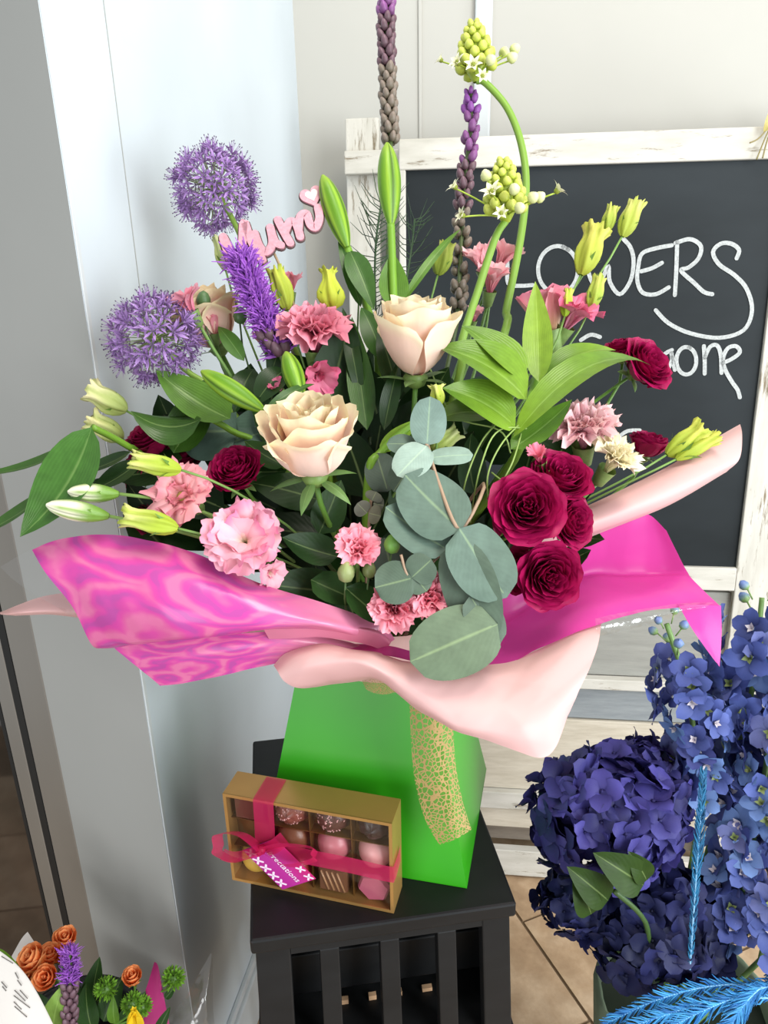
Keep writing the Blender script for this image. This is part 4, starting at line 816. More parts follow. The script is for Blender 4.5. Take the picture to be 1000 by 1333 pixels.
euc('eucalyptus tip with five silvery leaves at the bouquet middle', [(556, 578, .65), (552, 600, .66), (556, 640, .69)], [
    ((556, 580, .65), (560, 516, .655), 48, hx('#71887e'), (0, .2, 1)), ((556, 580, .648), (517, 620, .64), 50, hx('#9db3a6'), (-.2, .4, 1)), ((560, 596, .648), (616, 592, .65), 32, hx('#8ba394'), (.2, .6, .8)), ((546, 580, .66), (503, 578, .66), 34, E2, (-.1, .6, .8)), ((545, 590, .665), (512, 640, .67), 46, E3, (-.1, .3, .9))], .0014)
euc('small eucalyptus pair of round leaves over coral carnations', [(522, 722, .622), (534, 752, .622), (560, 735, .63), (600, 700, .66)], [((538, 752, .62), (488, 765, .618), 58, E3, (-.1, .2, 1)), ((536, 752, .62), (562, 728, .62), 44, E3, (.2, .2, 1)), ((540, 750, .621), (556, 770, .619), 34, E3, (.2, .1, 1))], .0012)
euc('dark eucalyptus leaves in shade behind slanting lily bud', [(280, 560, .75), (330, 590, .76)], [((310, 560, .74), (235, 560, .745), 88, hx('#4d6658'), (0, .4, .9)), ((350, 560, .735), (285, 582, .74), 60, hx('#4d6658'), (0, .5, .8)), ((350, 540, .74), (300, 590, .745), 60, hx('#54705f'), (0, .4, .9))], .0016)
euc('tiny brown green eucalyptus leaves above coral carnation', [(485, 640, .69), (480, 690, .70)], [((478, 668, .67), (465, 655, .67), 24, hx('#5c5c50'), (0, .3, 1)), ((480, 668, .67), (496, 672, .67), 26, hx('#62614f'), (0, .3, 1)), ((484, 652, .675), (490, 640, .675), 24, hx('#5c5f50'), (0, .3, 1)), ((486, 655, .675), (500, 658, .675), 22, hx('#55584a'), (0, .3, 1)), ((500, 700, .68), (512, 755, .665), 62, hx('#46554a'), (0, .3, 1)), ((505, 640, .69), (490, 590, .695), 46, hx('#4d5c50'), (0, .3, 1))], .0014)
# ------------------------------------------------------------------ small round buds on thin stems
M_HYP = M_BUD
for px, py, d, r, lab, c in ((265, 391, .76, 9.5, 'dark green oval bud on thin stem before blush rose', '#47643a'), (313, 411, .76, 9, 'dark green oval bud near purple liatris', '#47643a'), (511, 708, .64, 11, 'round green carnation bud beside coral carnation', '#6c9a44'), (451, 745, .638, 11.5, 'round olive bud beneath the coral carnation', '#86905c'), (481, 742, .645, 9, 'small olive bud tucked under coral carnation petals', '#6f7a48'), (470, 352, .80, 8, 'small dark green bud above pink carnation', '#4c7036')):
    p = P(px, py, d); ax = A(0.1, .9, .3); R = r * d / FPX; T = Thing('round_bud', lab, 'bud', p)
    prof = [(R * .3, -R * 1.15), (R * .75, -R * .9), (R * 1.0, -R * .2), (R * .92, R * .35), (R * .6, R * .95), (R * .2, R * 1.25), (.0003, R * 1.3)]
    g = lathe(prof, 18, lambda a, T_, R_, Z: (R_ * (1 + .04 * np.cos(5 * a)), Z)); g.C = mixc(np.tile(hx(c), (len(g.V), 1)), hx(c) * 1.35, g.UV[:, 1]); T.part('bud', g.moved(p, frame(ax)), M_HYP)
    for q in sepals(p - ax * R * 1.0, ax, R * .6, R * 1.3, 4, hx(c) * .8, -.1, .5): T.part('sepal', q, M_LILYLEAF)
    T.part('stem', stem_to(p - ax * R * 1.1, ax, .0011, hx('#48632f')), M_STEM)
# ------------------------------------------------------------------ alliums
def shared(name, g, mat): return mesh(name, g, mat)
def allium_floret(Rr, stemlen, seed):
    rng = np.random.default_rng(seed); gs = [tube([(0, 0, 0), (0, 0, stemlen)], .00035, 4, False).tint(hx('#8a9a62'))]
    for k in range(6):
        a = 2 * math.pi * k / 6; d = np.array([math.cos(a), math.sin(a), 0]); e = np.array([-math.sin(a), math.cos(a), 0]); z0 = np.array([0, 0, stemlen]); up = np.array([0, 0, 1.0]); l = Rr * rng.uniform(.9, 1.15)
        V = [z0, z0 + d * l * .5 + e * l * .13 + up * l * .38, z0 + d * l * .95 + up * l * (.35 + .35 * (k % 2)), z0 + d * l * .5 - e * l * .13 + up * l * .38]
        g = Geo(V, [(0, 1, 2), (0, 2, 3)]); g.C = np.array([hx('#8f6ca6'), hx('#a67fc0'), hx('#bd9ad2'), hx('#a67fc0')]); gs.append(g)
        s0 = z0 + d * l * .12; s1 = z0 + d * l * .5 + up * l * .95; gs.append(tube([s0, s1], .00028, 3, False).tint(hx('#a582bd'))); c = s1; rr = .0007
        g = Geo([c + q * rr for q in np.array([(1, 0, 0), (-1, 0, 0), (0, 1, 0), (0, -1, 0), (0, 0, 1.4), (0, 0, -1.4)])], [(0, 2, 4), (2, 1, 4), (1, 3, 4), (3, 0, 4), (2, 0, 5), (1, 2, 5), (3, 1, 5), (0, 3, 5)]); gs.append(g.tint(hx('#5d4c6a')))
    gs.append(Geo(np.array([(1, 0, 0), (-1, 0, 0), (0, 1, 0), (0, -1, 0), (0, 0, 1.4), (0, 0, -1.4)]) * .0012 + [0, 0, stemlen + .001], [(0, 2, 4), (2, 1, 4), (1, 3, 4), (3, 0, 4), (2, 0, 5), (1, 2, 5), (3, 1, 5), (0, 3, 5)]).tint(hx('#7c6a86')))
    return join(gs)
def allium(px, py, d, rpx, stem, label, n, seed, squash=1.0):
    rng = np.random.default_rng(seed); c = P(px, py, d); R = rpx * d / FPX; T = Thing('allium', label, 'flower', c)
    mes = [shared('allium_floret', allium_floret(R * .25, R * .80 * k, seed + i), M_PETAL) for i, k in enumerate((.86, .95, 1.03))]
    sd = nrm(P(*stem[0]) - c) if stem else A(0, -1, 0)
    for i in range(n):
        z = 1 - 2 * (i + .5) / n; a = i * 2.39996; q = nrm(np.array([math.sqrt(1 - z * z) * math.cos(a), math.sqrt(1 - z * z) * math.sin(a), z]) + rng.normal(size=3) * .09)
        if q @ sd > .93: continue
        T.inst('floret', mes[i % 3], mat4(c, frame(q, rng.uniform(0, 6)), rng.uniform(.92, 1.05)))
    T.part('stem', tube(crom([c + sd * .004] + [P(*s) for s in stem] + [O_B], 6), .0028, 8).tint(hx('#7fa040')), M_STEM)
    T.part('flower_core', lathe([(.0003, -.004), (.0035, -.002), (.004, .001), (.002, .004), (.0003, .005)], 8).moved(c, frame(-sd)).tint(hx('#8a9a50')), M_STEM)
allium(280, 246, .80, 57, [(306, 292, .80), (345, 380, .80), (400, 500, .79)], 'purple allium globe, upper one, above pink word pick', 130, 201)
allium(202, 440, .735, 63, [(240, 480, .745), (320, 560, .76)], 'purple allium globe, lower looser one, near crimson roses', 125, 202)
# ------------------------------------------------------------------ liatris
def liatris_bud(c1, c2, seed):
    g = lathe([(.12, 0), (.6, .25), (.8, .9), (.72, 1.6), (.45, 2.1), (.2, 2.35), (.05, 2.4)], 9, lambda a, T, R, Z: (R * (1 + .07 * np.cos(4 * a + 5 * T)), Z)); g.C = mixc(np.tile(c1, (len(g.V), 1)), c2, g.UV[:, 1] * .9 + .1 * np.sin(12 * g.UV[:, 0] * 6.28)); return g
def liatris_tuft(seed, c1, c2):
    rng = np.random.default_rng(seed); gs = []
    for i in range(15):
        d = nrm(np.array([rng.normal() * .75, rng.normal() * .75, 1.2])); m_ = d * 1.0 + rng.normal(size=3) * .1; gs.append(tube([(0, 0, .2), m_ + (0, 0, .3), m_ * 1.7 + rng.normal(size=3) * .35 + (0, 0, .3)], (.16, .12, .05), 4, False).tint(mixc(c1, c2, rng.uniform())))
    return join(gs)
LB = [shared('liatris_bud', liatris_bud(*c, 1), M_BUD) for c in ((hx('#5a5440'), hx('#93817a')), (hx('#4c363a'), hx('#7d5e6c')), (hx('#6a3f66'), hx('#96589a')), (hx('#7a4088'), hx('#a55cb8')))]
LTF = [shared('liatris_tuft', liatris_tuft(i, hx('#8a44b4'), hx('#c07ade')), M_PETAL) for i in range(3)]
def liatris(pts, label, spec, seed, rpx, gap=11.0, per=5, stem_from=None, group=None, o=None, leafy=0):
    """pts: axis from tip to bottom (px,py,d); spec(t)-> ('bud',index) / ('tuft',i) / None"""
    rng = np.random.default_rng(seed); ax = crom([P(*q) for q in pts], 12); T = Thing('liatris', label, 'flower', ax[-1], group)
    tail = [O_B + rng.uniform(-.015, .015, 3) * [1, 1, 0]] if o is None else [o]
    T.part('stem', tube(np.concatenate([ax, crom([ax[-1]] + tail, 6)[1:]]), .0026, 7).tint(hx('#4f5f34')), M_STEM)
    seg = np.linalg.norm(np.diff(ax, axis=0), axis=1); cum = np.concatenate([[0], np.cumsum(seg)]); Lt = cum[-1]; d = pts[0][2]; step = gap * d / FPX; R = rpx * d / FPX
    rows = int(Lt / step)
    for i in range(rows):
        s = (i + .3) * step; c = np.array([np.interp(s, cum, ax[:, k]) for k in range(3)]); c2 = np.array([np.interp(min(s + .004, Lt), cum, ax[:, k]) for k in range(3)]); up = nrm(c - c2 + 1e-9); fr_ = frame(up); tpos = s / Lt
        for k in range(per):
            sp = spec(tpos, rng)
            if sp is None: continue
            a = 2 * math.pi * (k + .5 * (i % 2)) / per + rng.uniform(-.15, .15); q = fr_[0] * math.cos(a) + fr_[1] * math.sin(a); kk = min(1, .55 + tpos * 6); dirn = nrm(q * .75 + up * .8)
            if sp[0] == 'bud': T.inst('flower_bud', LB[sp[1]], mat4(c + q * R * .28 * kk, frame(nrm(q * .5 + up * .9), rng.uniform(0, 6)), R * .36 * kk * rng.uniform(.9, 1.1)))
            else: T.inst('flower_tuft', LTF[sp[1] % 3], mat4(c + q * R * .15, frame(dirn, rng.uniform(0, 6)), R * .46 * rng.uniform(.85, 1.1)))
    return T
liatris([(504, -70, .86), (503, 20, .86), (505, 110, .86), (509, 195, .86)], 'tallest liatris spike, brown green buds turning purple at top', lambda t, r: ('bud', 3 if t < .28 else (2 if t < .38 else (1 if t < .6 else 0))), 211, 17, 11, 5)
liatris([(613, 120, .88), (612, 170, .88), (604, 250, .88), (600, 330, .875), (595, 420, .86)], 'sparse brown liatris spike under the arching green stem', lambda t, r: (None if r.uniform() < .22 else ('bud', 3 if t < .1 else (2 if t < .3 else (1 if t < .5 else 0)))), 212, 17, 12.5, 4)
liatris([(314, 338, .735), (330, 378, .735), (350, 425, .74), (372, 478, .75)], 'vivid purple liatris in bloom, leaning before the pink word pick', lambda t, r: ('tuft', int(r.integers(3))) if t < .75 else (('tuft', 1) if r.uniform() < .5 else ('bud', 1)), 213, 26, 10, 6)
liatris([(376, 420, .80), (384, 470, .80), (392, 520, .79)], 'dark liatris spike half hidden behind yellow green bud', lambda t, r: ('bud', 0), 214, 13, 11, 4)
# ------------------------------------------------------------------ star flowers (ornithogalum)
ob = lathe([(.1, 0), (.8, .3), (1, .8), (.85, 1.4), (.4, 1.9), (.05, 2.05)], 9, lambda a, T, R, Z: (R * (1 + .08 * np.cos(3 * a)), Z)); ob.C = mixc(np.tile(hx('#a8b838'), (len(ob.V), 1)), hx('#cfd46a'), ob.UV[:, 1]); M_OB = shared('star_bud', ob, M_BUD)
ow = lathe([(.1, 0), (.8, .3), (1, .8), (.85, 1.4), (.4, 1.9), (.05, 2.05)], 9, lambda a, T, R, Z: (R * (1 + .08 * np.cos(3 * a)), Z)); ow.C = mixc(np.tile(hx('#b9c66a'), (len(ow.V), 1)), hx('#e6e4b8'), ow.UV[:, 1]); M_OW = shared('star_bud_pale', ow, M_BUD)
def star_flower():
    gs = []
    for k in range(6):
        a = 2 * math.pi * k / 6; d = np.array([math.cos(a), math.sin(a), 0])
        gs.append(leaf_geo(d * .08, d * (1.25 if k % 2 else 1.15) + np.array([0, 0, .85]), .62, np.array([0, 0, 1.0]) - d * .5, .2, .2, 'ovate', hx('#d9dca0'), hx('#f3f0dc'), nu=5, nv=7))
    gs.append(lathe([(.02, 0), (.3, .1), (.36, .45), (.2, .7), (.02, .75)], 8).tint(hx('#8f9a3c')))
    for k in range(6):
        a = 2 * math.pi * (k + .5) / 6; gs.append(tube([(0, 0, 0), (.4 * math.cos(a), .4 * math.sin(a), .75)], .05, 4).tint(hx('#efe9c4')))
    return join(gs)
M_SF = shared('star_floret', star_flower(), M_PETAL)
def ornith(c, up, Rh, stem, label, flowers, seed, n=46, rad=.0042):
    rng = np.random.default_rng(seed); up = nrm(up); fr_ = frame(up); T = Thing('star_flower', label, 'flower', c)
    for i in range(n):
        t = (i + .5) / n; a = i * 2.4; z = Rh * (1.75 - 1.75 * t); r = Rh * .66 * math.sin(min(1, t * 1.15 + .05) * math.pi / 2) ** .8; q = fr_[0] * math.cos(a) + fr_[1] * math.sin(a)
        T.inst('flower_bud', M_OB, mat4(c + up * (z - Rh * .25) + q * r * .75, frame(nrm(q * (.35 + .5 * t) + up), rng.uniform(0, 6)), Rh * (.12 + .10 * t)))
    for r_, u_, t_, k, big in flowers:
        d = A(r_, u_, t_); p = c + d * Rh * k
        if big: T.inst('star_floret', M_SF, mat4(p, frame(nrm(d * .8 + up * .5), rng.uniform(0, 6)), Rh * .30 * big))
        else: T.inst('pale_bud', M_OW, mat4(p, frame(nrm(d + up * .5), 0), Rh * .20))
        T.part('flower_stalk', tube(bez(c - up * Rh * .35, c - up * Rh * .1 + d * Rh * .2, p - d * Rh * .2, p + d * .001, 6), .0009, 5).tint(hx('#a3b83e')), M_STEM)
    T.part('stem', tube(crom([c - up * Rh * .4] + [P(*s) for s in stem] + [O_B + rng.uniform(-.01, .01, 3)], 7), np.linspace(rad * .9, rad * 1.1, 7 * (len(stem) + 1) + 1), 9).tint(hx('#7ba03c')), M_STEM)
    T.part('flower_core', lathe([(rad, -Rh * .45), (Rh * .3, -Rh * .2), (Rh * .5, Rh * .2), (Rh * .42, Rh * .8), (Rh * .2, Rh * 1.35), (.0004, Rh * 1.5)], 12).moved(c, fr_).tint(hx('#96a834')), M_STEM)
ornith(P(620, 90, .86), A(-.08, .95, .2), .030, [(632, 108, .86), (660, 140, .86), (678, 185, .86), (685, 240, .855), (678, 310, .85), (660, 400, .84), (645, 470, .82)], 'green star flower head on long arched stem, highest', [(1, .35, .2, 1.35, 0), (.75, .55, -.3, 1.3, 0), (.9, .0, .4, 1.2, 0), (-.7, -.25, .7, 1.0, 1), (-.2, -.45, .9, .95, 1), (-1, .1, .2, 1.3, .8), (.4, -.3, .9, .9, 0), (.1, -.6, .6, 1.0, .8)], 221)
ornith(P(658, 272, .785), A(-.1, .9, .35), .029, [(645, 310, .785), (622, 380, .78), (600, 450, .77), (590, 520, .77)], 'cream and green star flower head lower against the chalkboard', [(-.55, .1, .9, 1.05, 1.2), (-.95, .25, .3, 1.9, .9), (1, .25, .2, 1.75, 1.05), (.55, -.1, .8, 1.2, 0), (.85, .05, .5, 1.1, 0), (.25, -.4, .9, 1.1, 0), (-1, -.3, .3, 1.6, .9), (-.6, .6, .6, 1.2, 0), (.1, .1, 1, 1.05, 0), (-.25, -.5, .8, 1.0, .8)], 222)
# ------------------------------------------------------------------ fern needles, bear grass
def needle_spray(pts, label, n, L, seed, side=None):
    rng = np.random.default_rng(seed); ax = crom([P(*q) for q in pts], 8); T = Thing('asparagus_fern', label, 'foliage', ax[-1]); T.part('stem', tube(np.concatenate([ax, [O_B]]), .0012, 5).tint(hx('#2f4a2a')), M_STEM)
    for i in range(n):
        t = (i + .5) / n; k = t * (len(ax) - 1); j = int(k); c = ax[j] * (1 - k + j) + ax[min(j + 1, len(ax) - 1)] * (k - j); up = nrm(ax[max(0, j - 1)] - ax[min(j + 2, len(ax) - 1)]); s = (-1 if i % 2 else 1) * RGT + rng.normal(size=3) * .5
        l = L * (.5 + .6 * math.sin(math.pi * min(1, t + .15))) * rng.uniform(.8, 1.2); e = c + nrm(s) * l * .75 + up * l * .65; T.part('needle', tube([c, (c + e) / 2 - up * l * .12, e], (.0005, .0005, .0002), 4, False).tint(mixc(hx('#25382a'), hx('#3d5a34'), rng.uniform())), M_STEM)
needle_spray([(497, 262, .83), (490, 310, .83), (488, 360, .82), (490, 420, .80)], 'dark feathery fern spray behind the tall green lily bud', 70, .036, 231)
needle_spray([(540, 285, .86), (535, 330, .86), (525, 390, .84), (515, 440, .82)], 'dark feathery fern spray before the chalkboard corner', 50, .030, 232)
bgr = Thing('bear_grass', 'thin looping green grass blades between eucalyptus and crimson roses', 'foliage', P(650, 640, .70))
for pts in ([(700, 560, .70), (650, 560, .66), (625, 610, .655), (612, 680, .68)], [(690, 540, .70), (655, 575, .66), (635, 620, .655), (640, 670, .665), (655, 685, .67)], [(680, 560, .69), (668, 600, .655), (650, 640, .65), (645, 690, .66)], [(720, 610, .68), (690, 628, .65), (660, 628, .65), (640, 615, .67)], [(660, 540, .70), (630, 570, .67), (608, 620, .66), (600, 660, .68)], [(560, 480, .76), (590, 540, .70), (650, 560, .68), (665, 590, .68)]):
    bgr.part('grass_blade', tube(crom([P(*q) for q in pts], 7), .0008, 5).tint(hx('#8fa95a')), M_STEM)
# ------------------------------------------------------------------ dark filler leaves, greens deepened to paint in the shade inside the bouquet
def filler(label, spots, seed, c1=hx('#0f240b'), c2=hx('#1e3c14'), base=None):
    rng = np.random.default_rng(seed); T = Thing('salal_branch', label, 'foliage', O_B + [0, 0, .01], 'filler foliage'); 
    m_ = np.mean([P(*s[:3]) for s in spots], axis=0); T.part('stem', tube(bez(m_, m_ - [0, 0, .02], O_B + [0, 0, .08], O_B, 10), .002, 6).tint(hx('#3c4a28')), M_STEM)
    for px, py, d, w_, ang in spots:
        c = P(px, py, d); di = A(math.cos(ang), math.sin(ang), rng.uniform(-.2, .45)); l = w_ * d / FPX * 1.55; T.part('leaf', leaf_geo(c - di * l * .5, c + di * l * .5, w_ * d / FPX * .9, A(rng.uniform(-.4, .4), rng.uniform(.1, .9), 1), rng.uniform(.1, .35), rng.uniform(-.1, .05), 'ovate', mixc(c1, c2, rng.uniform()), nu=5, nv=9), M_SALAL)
rngf = np.random.default_rng(99)
reg = [(x, y) for x in range(190, 760, 44) for y in range(480, 830, 42)]
def inside(x, y):
    lo = 470 + 130 * (abs(x - 480) / 300) ** 2; hi = 700 + (x - 200) * .36 if x < 500 else 830 - (x - 520) * .38
    return lo < y < hi
pts = [(x + rngf.uniform(-14, 14), y + rngf.uniform(-14, 14)) for x, y in reg if inside(x, y)]
rngf.shuffle(pts)
nst = 9
FILL_AT = ['under the open pink lisianthus, against the printed pink sheet', 'between open pink lisianthus and crimson rose', 'behind the small crimson rose under slanting lily bud', 'under and around the large middle cream rose', 'beneath the taller cream rose at bouquet centre',
           'behind silvery eucalyptus tip at bouquet centre', 'behind the biggest eucalyptus leaves', 'behind the cluster of open crimson roses', 'between lowest crimson rose and hot pink sheet']
bins = sorted(pts, key=lambda p: math.atan2(p[1] - 800, p[0] - 480))
per = int(math.ceil(len(bins) / nst))
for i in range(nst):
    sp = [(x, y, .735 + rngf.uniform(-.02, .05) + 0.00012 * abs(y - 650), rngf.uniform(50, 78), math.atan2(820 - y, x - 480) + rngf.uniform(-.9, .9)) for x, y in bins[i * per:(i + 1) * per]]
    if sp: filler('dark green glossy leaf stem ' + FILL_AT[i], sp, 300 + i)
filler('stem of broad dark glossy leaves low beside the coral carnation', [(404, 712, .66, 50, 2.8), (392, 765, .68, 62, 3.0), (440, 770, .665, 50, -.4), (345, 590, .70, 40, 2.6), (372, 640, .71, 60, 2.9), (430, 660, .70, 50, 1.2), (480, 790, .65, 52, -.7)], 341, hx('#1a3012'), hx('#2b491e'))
# ------------------------------------------------------------------ pink word pick
M_PICK = plain('glitter_pink_board', '#cb8f9c', 0.45, 0.5, 260, 0.22); M_PICKB = plain('pick_backing', '#5c4a48', 0.6, 0.3); M_PICKL = plain('pick_pale_face', '#e6d3d2', 0.5, 0.3)
pk0 = P(350, 310, .775); pu = nrm(P(420, 262, .785) - P(290, 325, .765)); pn = nrm(A(-.1, .15, 1) - pu * np.dot(A(-.1, .15, 1), pu)); pv = np.cross(pn, pu)
def pxy(px, py): q = on_plane(px, py, pk0, pn) - pk0; return float(q @ pu), float(q @ pv)
def pplace(x, y, z): return pk0 + pu * x + pv * y + pn * z
pick = Thing('word_pick', 'pink glitter wooden pick spelling Mum with heart, beside upper allium', 'pick', P(352, 330, .78))
words_ = {'letter_m_capital': [[(291, 312), (297, 330), (304, 350)], [(291, 310), (302, 330), (314, 345), (316, 318), (318, 291), (326, 312), (334, 328), (342, 340)]],
          'letter_u': [[(332, 306), (338, 322), (347, 330), (355, 318), (352, 298)], [(352, 298), (358, 316), (366, 321)]],
          'letter_m': [[(362, 288), (370, 304), (378, 318)], [(372, 302), (378, 290), (386, 294), (391, 310)], [(389, 300), (391, 284), (399, 280), (404, 294), (411, 298), (416, 286), (414, 272)]]}
for nm, st_ in words_.items():
    den = [crom([pxy(*q) for q in s], 6) for s in st_]
    pick.part(nm, join([stroke_geo(s, .0082, .0022, pplace, zoff=.0006 + .0001 * i) for i, s in enumerate(den)]), M_PICK, smooth=False)
    pick.part('letter_backing', join([stroke_geo(s, .0108, .0012, pplace, zoff=-.0008) for s in den]), M_PICKB, smooth=False)
def heart(cx, cy, s, ang): 
    out = []
    for t in np.linspace(0, 2 * math.pi, 40, endpoint=False):
        x = 16 * math.sin(t) ** 3; y = 13 * math.cos(t) - 5 * math.cos(2 * t) - 2 * math.cos(3 * t) - math.cos(4 * t); x, y = x * s, -y * s
        out.append((cx + x * math.cos(ang) - y * math.sin(ang), cy + x * math.sin(ang) + y * math.cos(ang)))
    return [pxy(*q) for q in out]
def slabpoly(p2, z0, z1):
    n = len(p2); V = [pplace(x, y, z0) for x, y in p2] + [pplace(x, y, z1) for x, y in p2]; V += [pplace(np.mean([q[0] for q in p2]), np.mean([q[1] for q in p2]), z) for z in (z0, z1)]
    return Geo(V, [(i, (i + 1) % n, n + (i + 1) % n, n + i) for i in range(n)] + [(n + i, n + (i + 1) % n, 2 * n + 1) for i in range(n)] + [((i + 1) % n, i, 2 * n) for i in range(n)])
pick.part('heart_backing', slabpoly(heart(406, 257, 1.02, -.35), -.0008, .0004), M_PICKB, smooth=False)
pick.part('heart', slabpoly(heart(406, 257, .94, -.35), .0006, .0026), M_PICK, smooth=False)
pick.part('heart_centre', slabpoly(heart(406, 256, .52, -.35), .0026, .0030), M_PICKL, smooth=False)
pick.part('stick', tube([pplace(*pxy(355, 325), -.002), P(372, 362, .785), P(420, 520, .78)], .0014, 6).tint(hx('#b49a78')), M_STEM)

# ================================================================== WRAP
def pink_print():
    m = MB('printed_pink_film', 0.22, 0.5); uv = m.n('ShaderNodeUVMap'); mp = m.n('ShaderNodeMapping'); mp.inputs['Scale'].default_value = (2.6, 4.6, 1); m.l(uv.outputs[0], mp.inputs[0])
    nz = m.n('ShaderNodeTexNoise', Scale=1.6, Detail=1.5); m.l(mp.outputs[0], nz.inputs['Vector']); ad = m.n('ShaderNodeMix', data_type='VECTOR'); ad.inputs[0].default_value = .34; m.l(mp.outputs[0], ad.inputs[4]); m.l(nz.outputs['Color'], ad.inputs[5])
    vo = m.n('ShaderNodeTexVoronoi', Scale=1.35, Randomness=.9); m.l(ad.outputs[1], vo.inputs['Vector']); ml = m.n('ShaderNodeMath', operation='MULTIPLY'); m.l(vo.outputs['Distance'], ml.inputs[0]); ml.inputs[1].default_value = 19.0
    sn = m.n('ShaderNodeMath', operation='SINE'); m.l(ml.outputs[0], sn.inputs[0]); n2 = m.n('ShaderNodeTexNoise', Scale=3.0, Detail=2); m.l(mp.outputs[0], n2.inputs['Vector'])
    sm_ = m.n('ShaderNodeMath', operation='MULTIPLY_ADD'); m.l(sn.outputs[0], sm_.inputs[0]); sm_.inputs[1].default_value = .5; m.l(n2.outputs['Fac'], sm_.inputs[2])
    c = m.ramp(sm_.outputs[0], [(0.02, tuple(hx('#c452a6'))), (0.2, tuple(hx('#d94ea8'))), (0.5, tuple(hx('#e052a8'))), (0.8, tuple(hx('#e466a8'))), (1.0, tuple(hx('#e87aac')))])
    sy_ = m.n('ShaderNodeSeparateXYZ'); m.l(uv.outputs[0], sy_.inputs[0]); fd = m.ramp(sy_.outputs[1], [(.5, g3(0)), (.72, g3(1))]); mp_ = m.n('ShaderNodeMix', data_type='RGBA'); m.l(fd, mp_.inputs[0]); m.l(c, mp_.inputs[6]); mp_.inputs[7].default_value = (*hx('#e48aac'), 1); c = mp_.outputs[2]
    m.base(c); tl = m.n('ShaderNodeBsdfTranslucent'); m.l(c, tl.inputs[0]); mx = m.n('ShaderNodeMixShader'); mx.inputs[0].default_value = .25; m.l(m.b.outputs[0], mx.inputs[1]); m.l(tl.outputs[0], mx.inputs[2]); m.l(mx.outputs[0], m.t.nodes['Material Output'].inputs[0])
    return m.m
M_PRINT = pink_print()
def film(name, c, rough=.3, tl_=.3):
    m = MB(name, rough, .28); nz = m.noise(7, 3, 'Object'); cc = m.ramp(nz, [(.3, tuple(hx(c) * .96)), (.7, tuple(hx(c)))]); m.base(cc); m.bump(nz, .1, .004)
    t_ = m.n('ShaderNodeBsdfTranslucent'); m.l(cc, t_.inputs[0]); mx = m.n('ShaderNodeMixShader'); mx.inputs[0].default_value = tl_; m.l(m.b.outputs[0], mx.inputs[1]); m.l(t_.outputs[0], mx.inputs[2]); m.l(mx.outputs[0], m.t.nodes['Material Output'].inputs[0]); return m.m
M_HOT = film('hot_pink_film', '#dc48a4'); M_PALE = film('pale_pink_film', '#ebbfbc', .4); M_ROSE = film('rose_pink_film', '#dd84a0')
m = MB('cellophane', .08, .6); m.b.inputs['Base Color'].default_value = (.9, .88, .88, 1); tr = m.n('ShaderNodeBsdfTransparent'); mx = m.n('ShaderNodeMixShader'); mx.inputs[0].default_value = .13; gl_ = m.n('ShaderNodeBsdfGlossy', Roughness=0.15); nb_ = m.bump(m.noise(22, 3, 'Object'), .8, .01); m.l(nb_, gl_.inputs['Normal'])
m.l(tr.outputs[0], mx.inputs[1]); m.l(gl_.outputs[0], mx.inputs[2]); m.l(mx.outputs[0], m.t.nodes['Material Output'].inputs[0]); M_CELLO = m.m
wr = Thing('bouquet_wrap', 'layered pink paper and film collar flaring round the bouquet above green bag', 'wrap', BAGTOP)
def crumple(g, nu_, nv_, amp, seed):
    rng = np.random.default_rng(seed); V = g.V.reshape(nu_, nv_, 3); N = np.cross(np.gradient(V, axis=0), np.gradient(V, axis=1)); N /= np.linalg.norm(N, axis=2)[..., None] + 1e-12; h = np.zeros((nu_, nv_))
    for f, a in ((9, 1.0), (14, .7), (22, .45), (31, .3)):
        d = nrm(rng.normal(size=3)); w_ = V @ d * f + .25 * np.sin(V @ nrm(rng.normal(size=3)) * 23) + rng.uniform(); h += a * (np.abs((w_ % 1.0) - .5) * 2 - .5)
    g.V = (V + N * (h * amp)[..., None]).reshape(-1, 3); return g
_sd = [0]
def sheet(name, rows, mat, label=None, nu=14, nv=14, amp=.0016):
    _sd[0] += 1; g = patch(rows, nu, nv); a = (len(rows) - 1) * nu + 1; return wr.part(name, crumple(g, a, len(g.V) // a, amp, 900 + _sd[0]), mat, label=label)
sheet('printed_sheet', [
    [(42, 716, .665), (90, 700, .660), (165, 699, .66), (260, 722, .655), (350, 764, .65), (430, 788, .65), (495, 812, .665), (514, 832, .69)],
    [(60, 745, .650), (110, 735, .640), (185, 735, .632), (270, 755, .63), (350, 782, .63), (430, 803, .64), (490, 822, .66), (508, 836, .69)],
    [(95, 790, .648), (140, 785, .632), (210, 790, .620), (285, 797, .618), (360, 803, .622), (430, 812, .632), (482, 829, .66), (500, 840, .70)],
    [(120, 838, .665), (160, 835, .65), (225, 830, .632), (300, 823, .625), (370, 817, .626), (430, 818, .636), (478, 835, .665), (494, 844, .70)],
    [(135, 842, .69), (175, 838, .675), (235, 830, .66), (305, 824, .65), (372, 818, .65), (430, 822, .655), (476, 838, .68), (490, 846, .71)]], M_PRINT, 'glossy pink sheet printed with swirling rose outlines')
sheet('printed_fold', [
    [(142, 838, .69), (190, 836, .68), (250, 830, .665), (320, 824, .655), (380, 822, .655), (440, 832, .67), (480, 845, .69)],
    [(175, 865, .685), (215, 862, .675), (265, 853, .662), (325, 843, .652), (385, 838, .652), (440, 842, .665), (478, 850, .685)],
    [(208, 893, .69), (245, 888, .682), (290, 879, .67), (340, 867, .662), (395, 855, .66), (440, 850, .67), (476, 853, .69)]], M_PRINT, 'lower fold of the printed pink sheet')
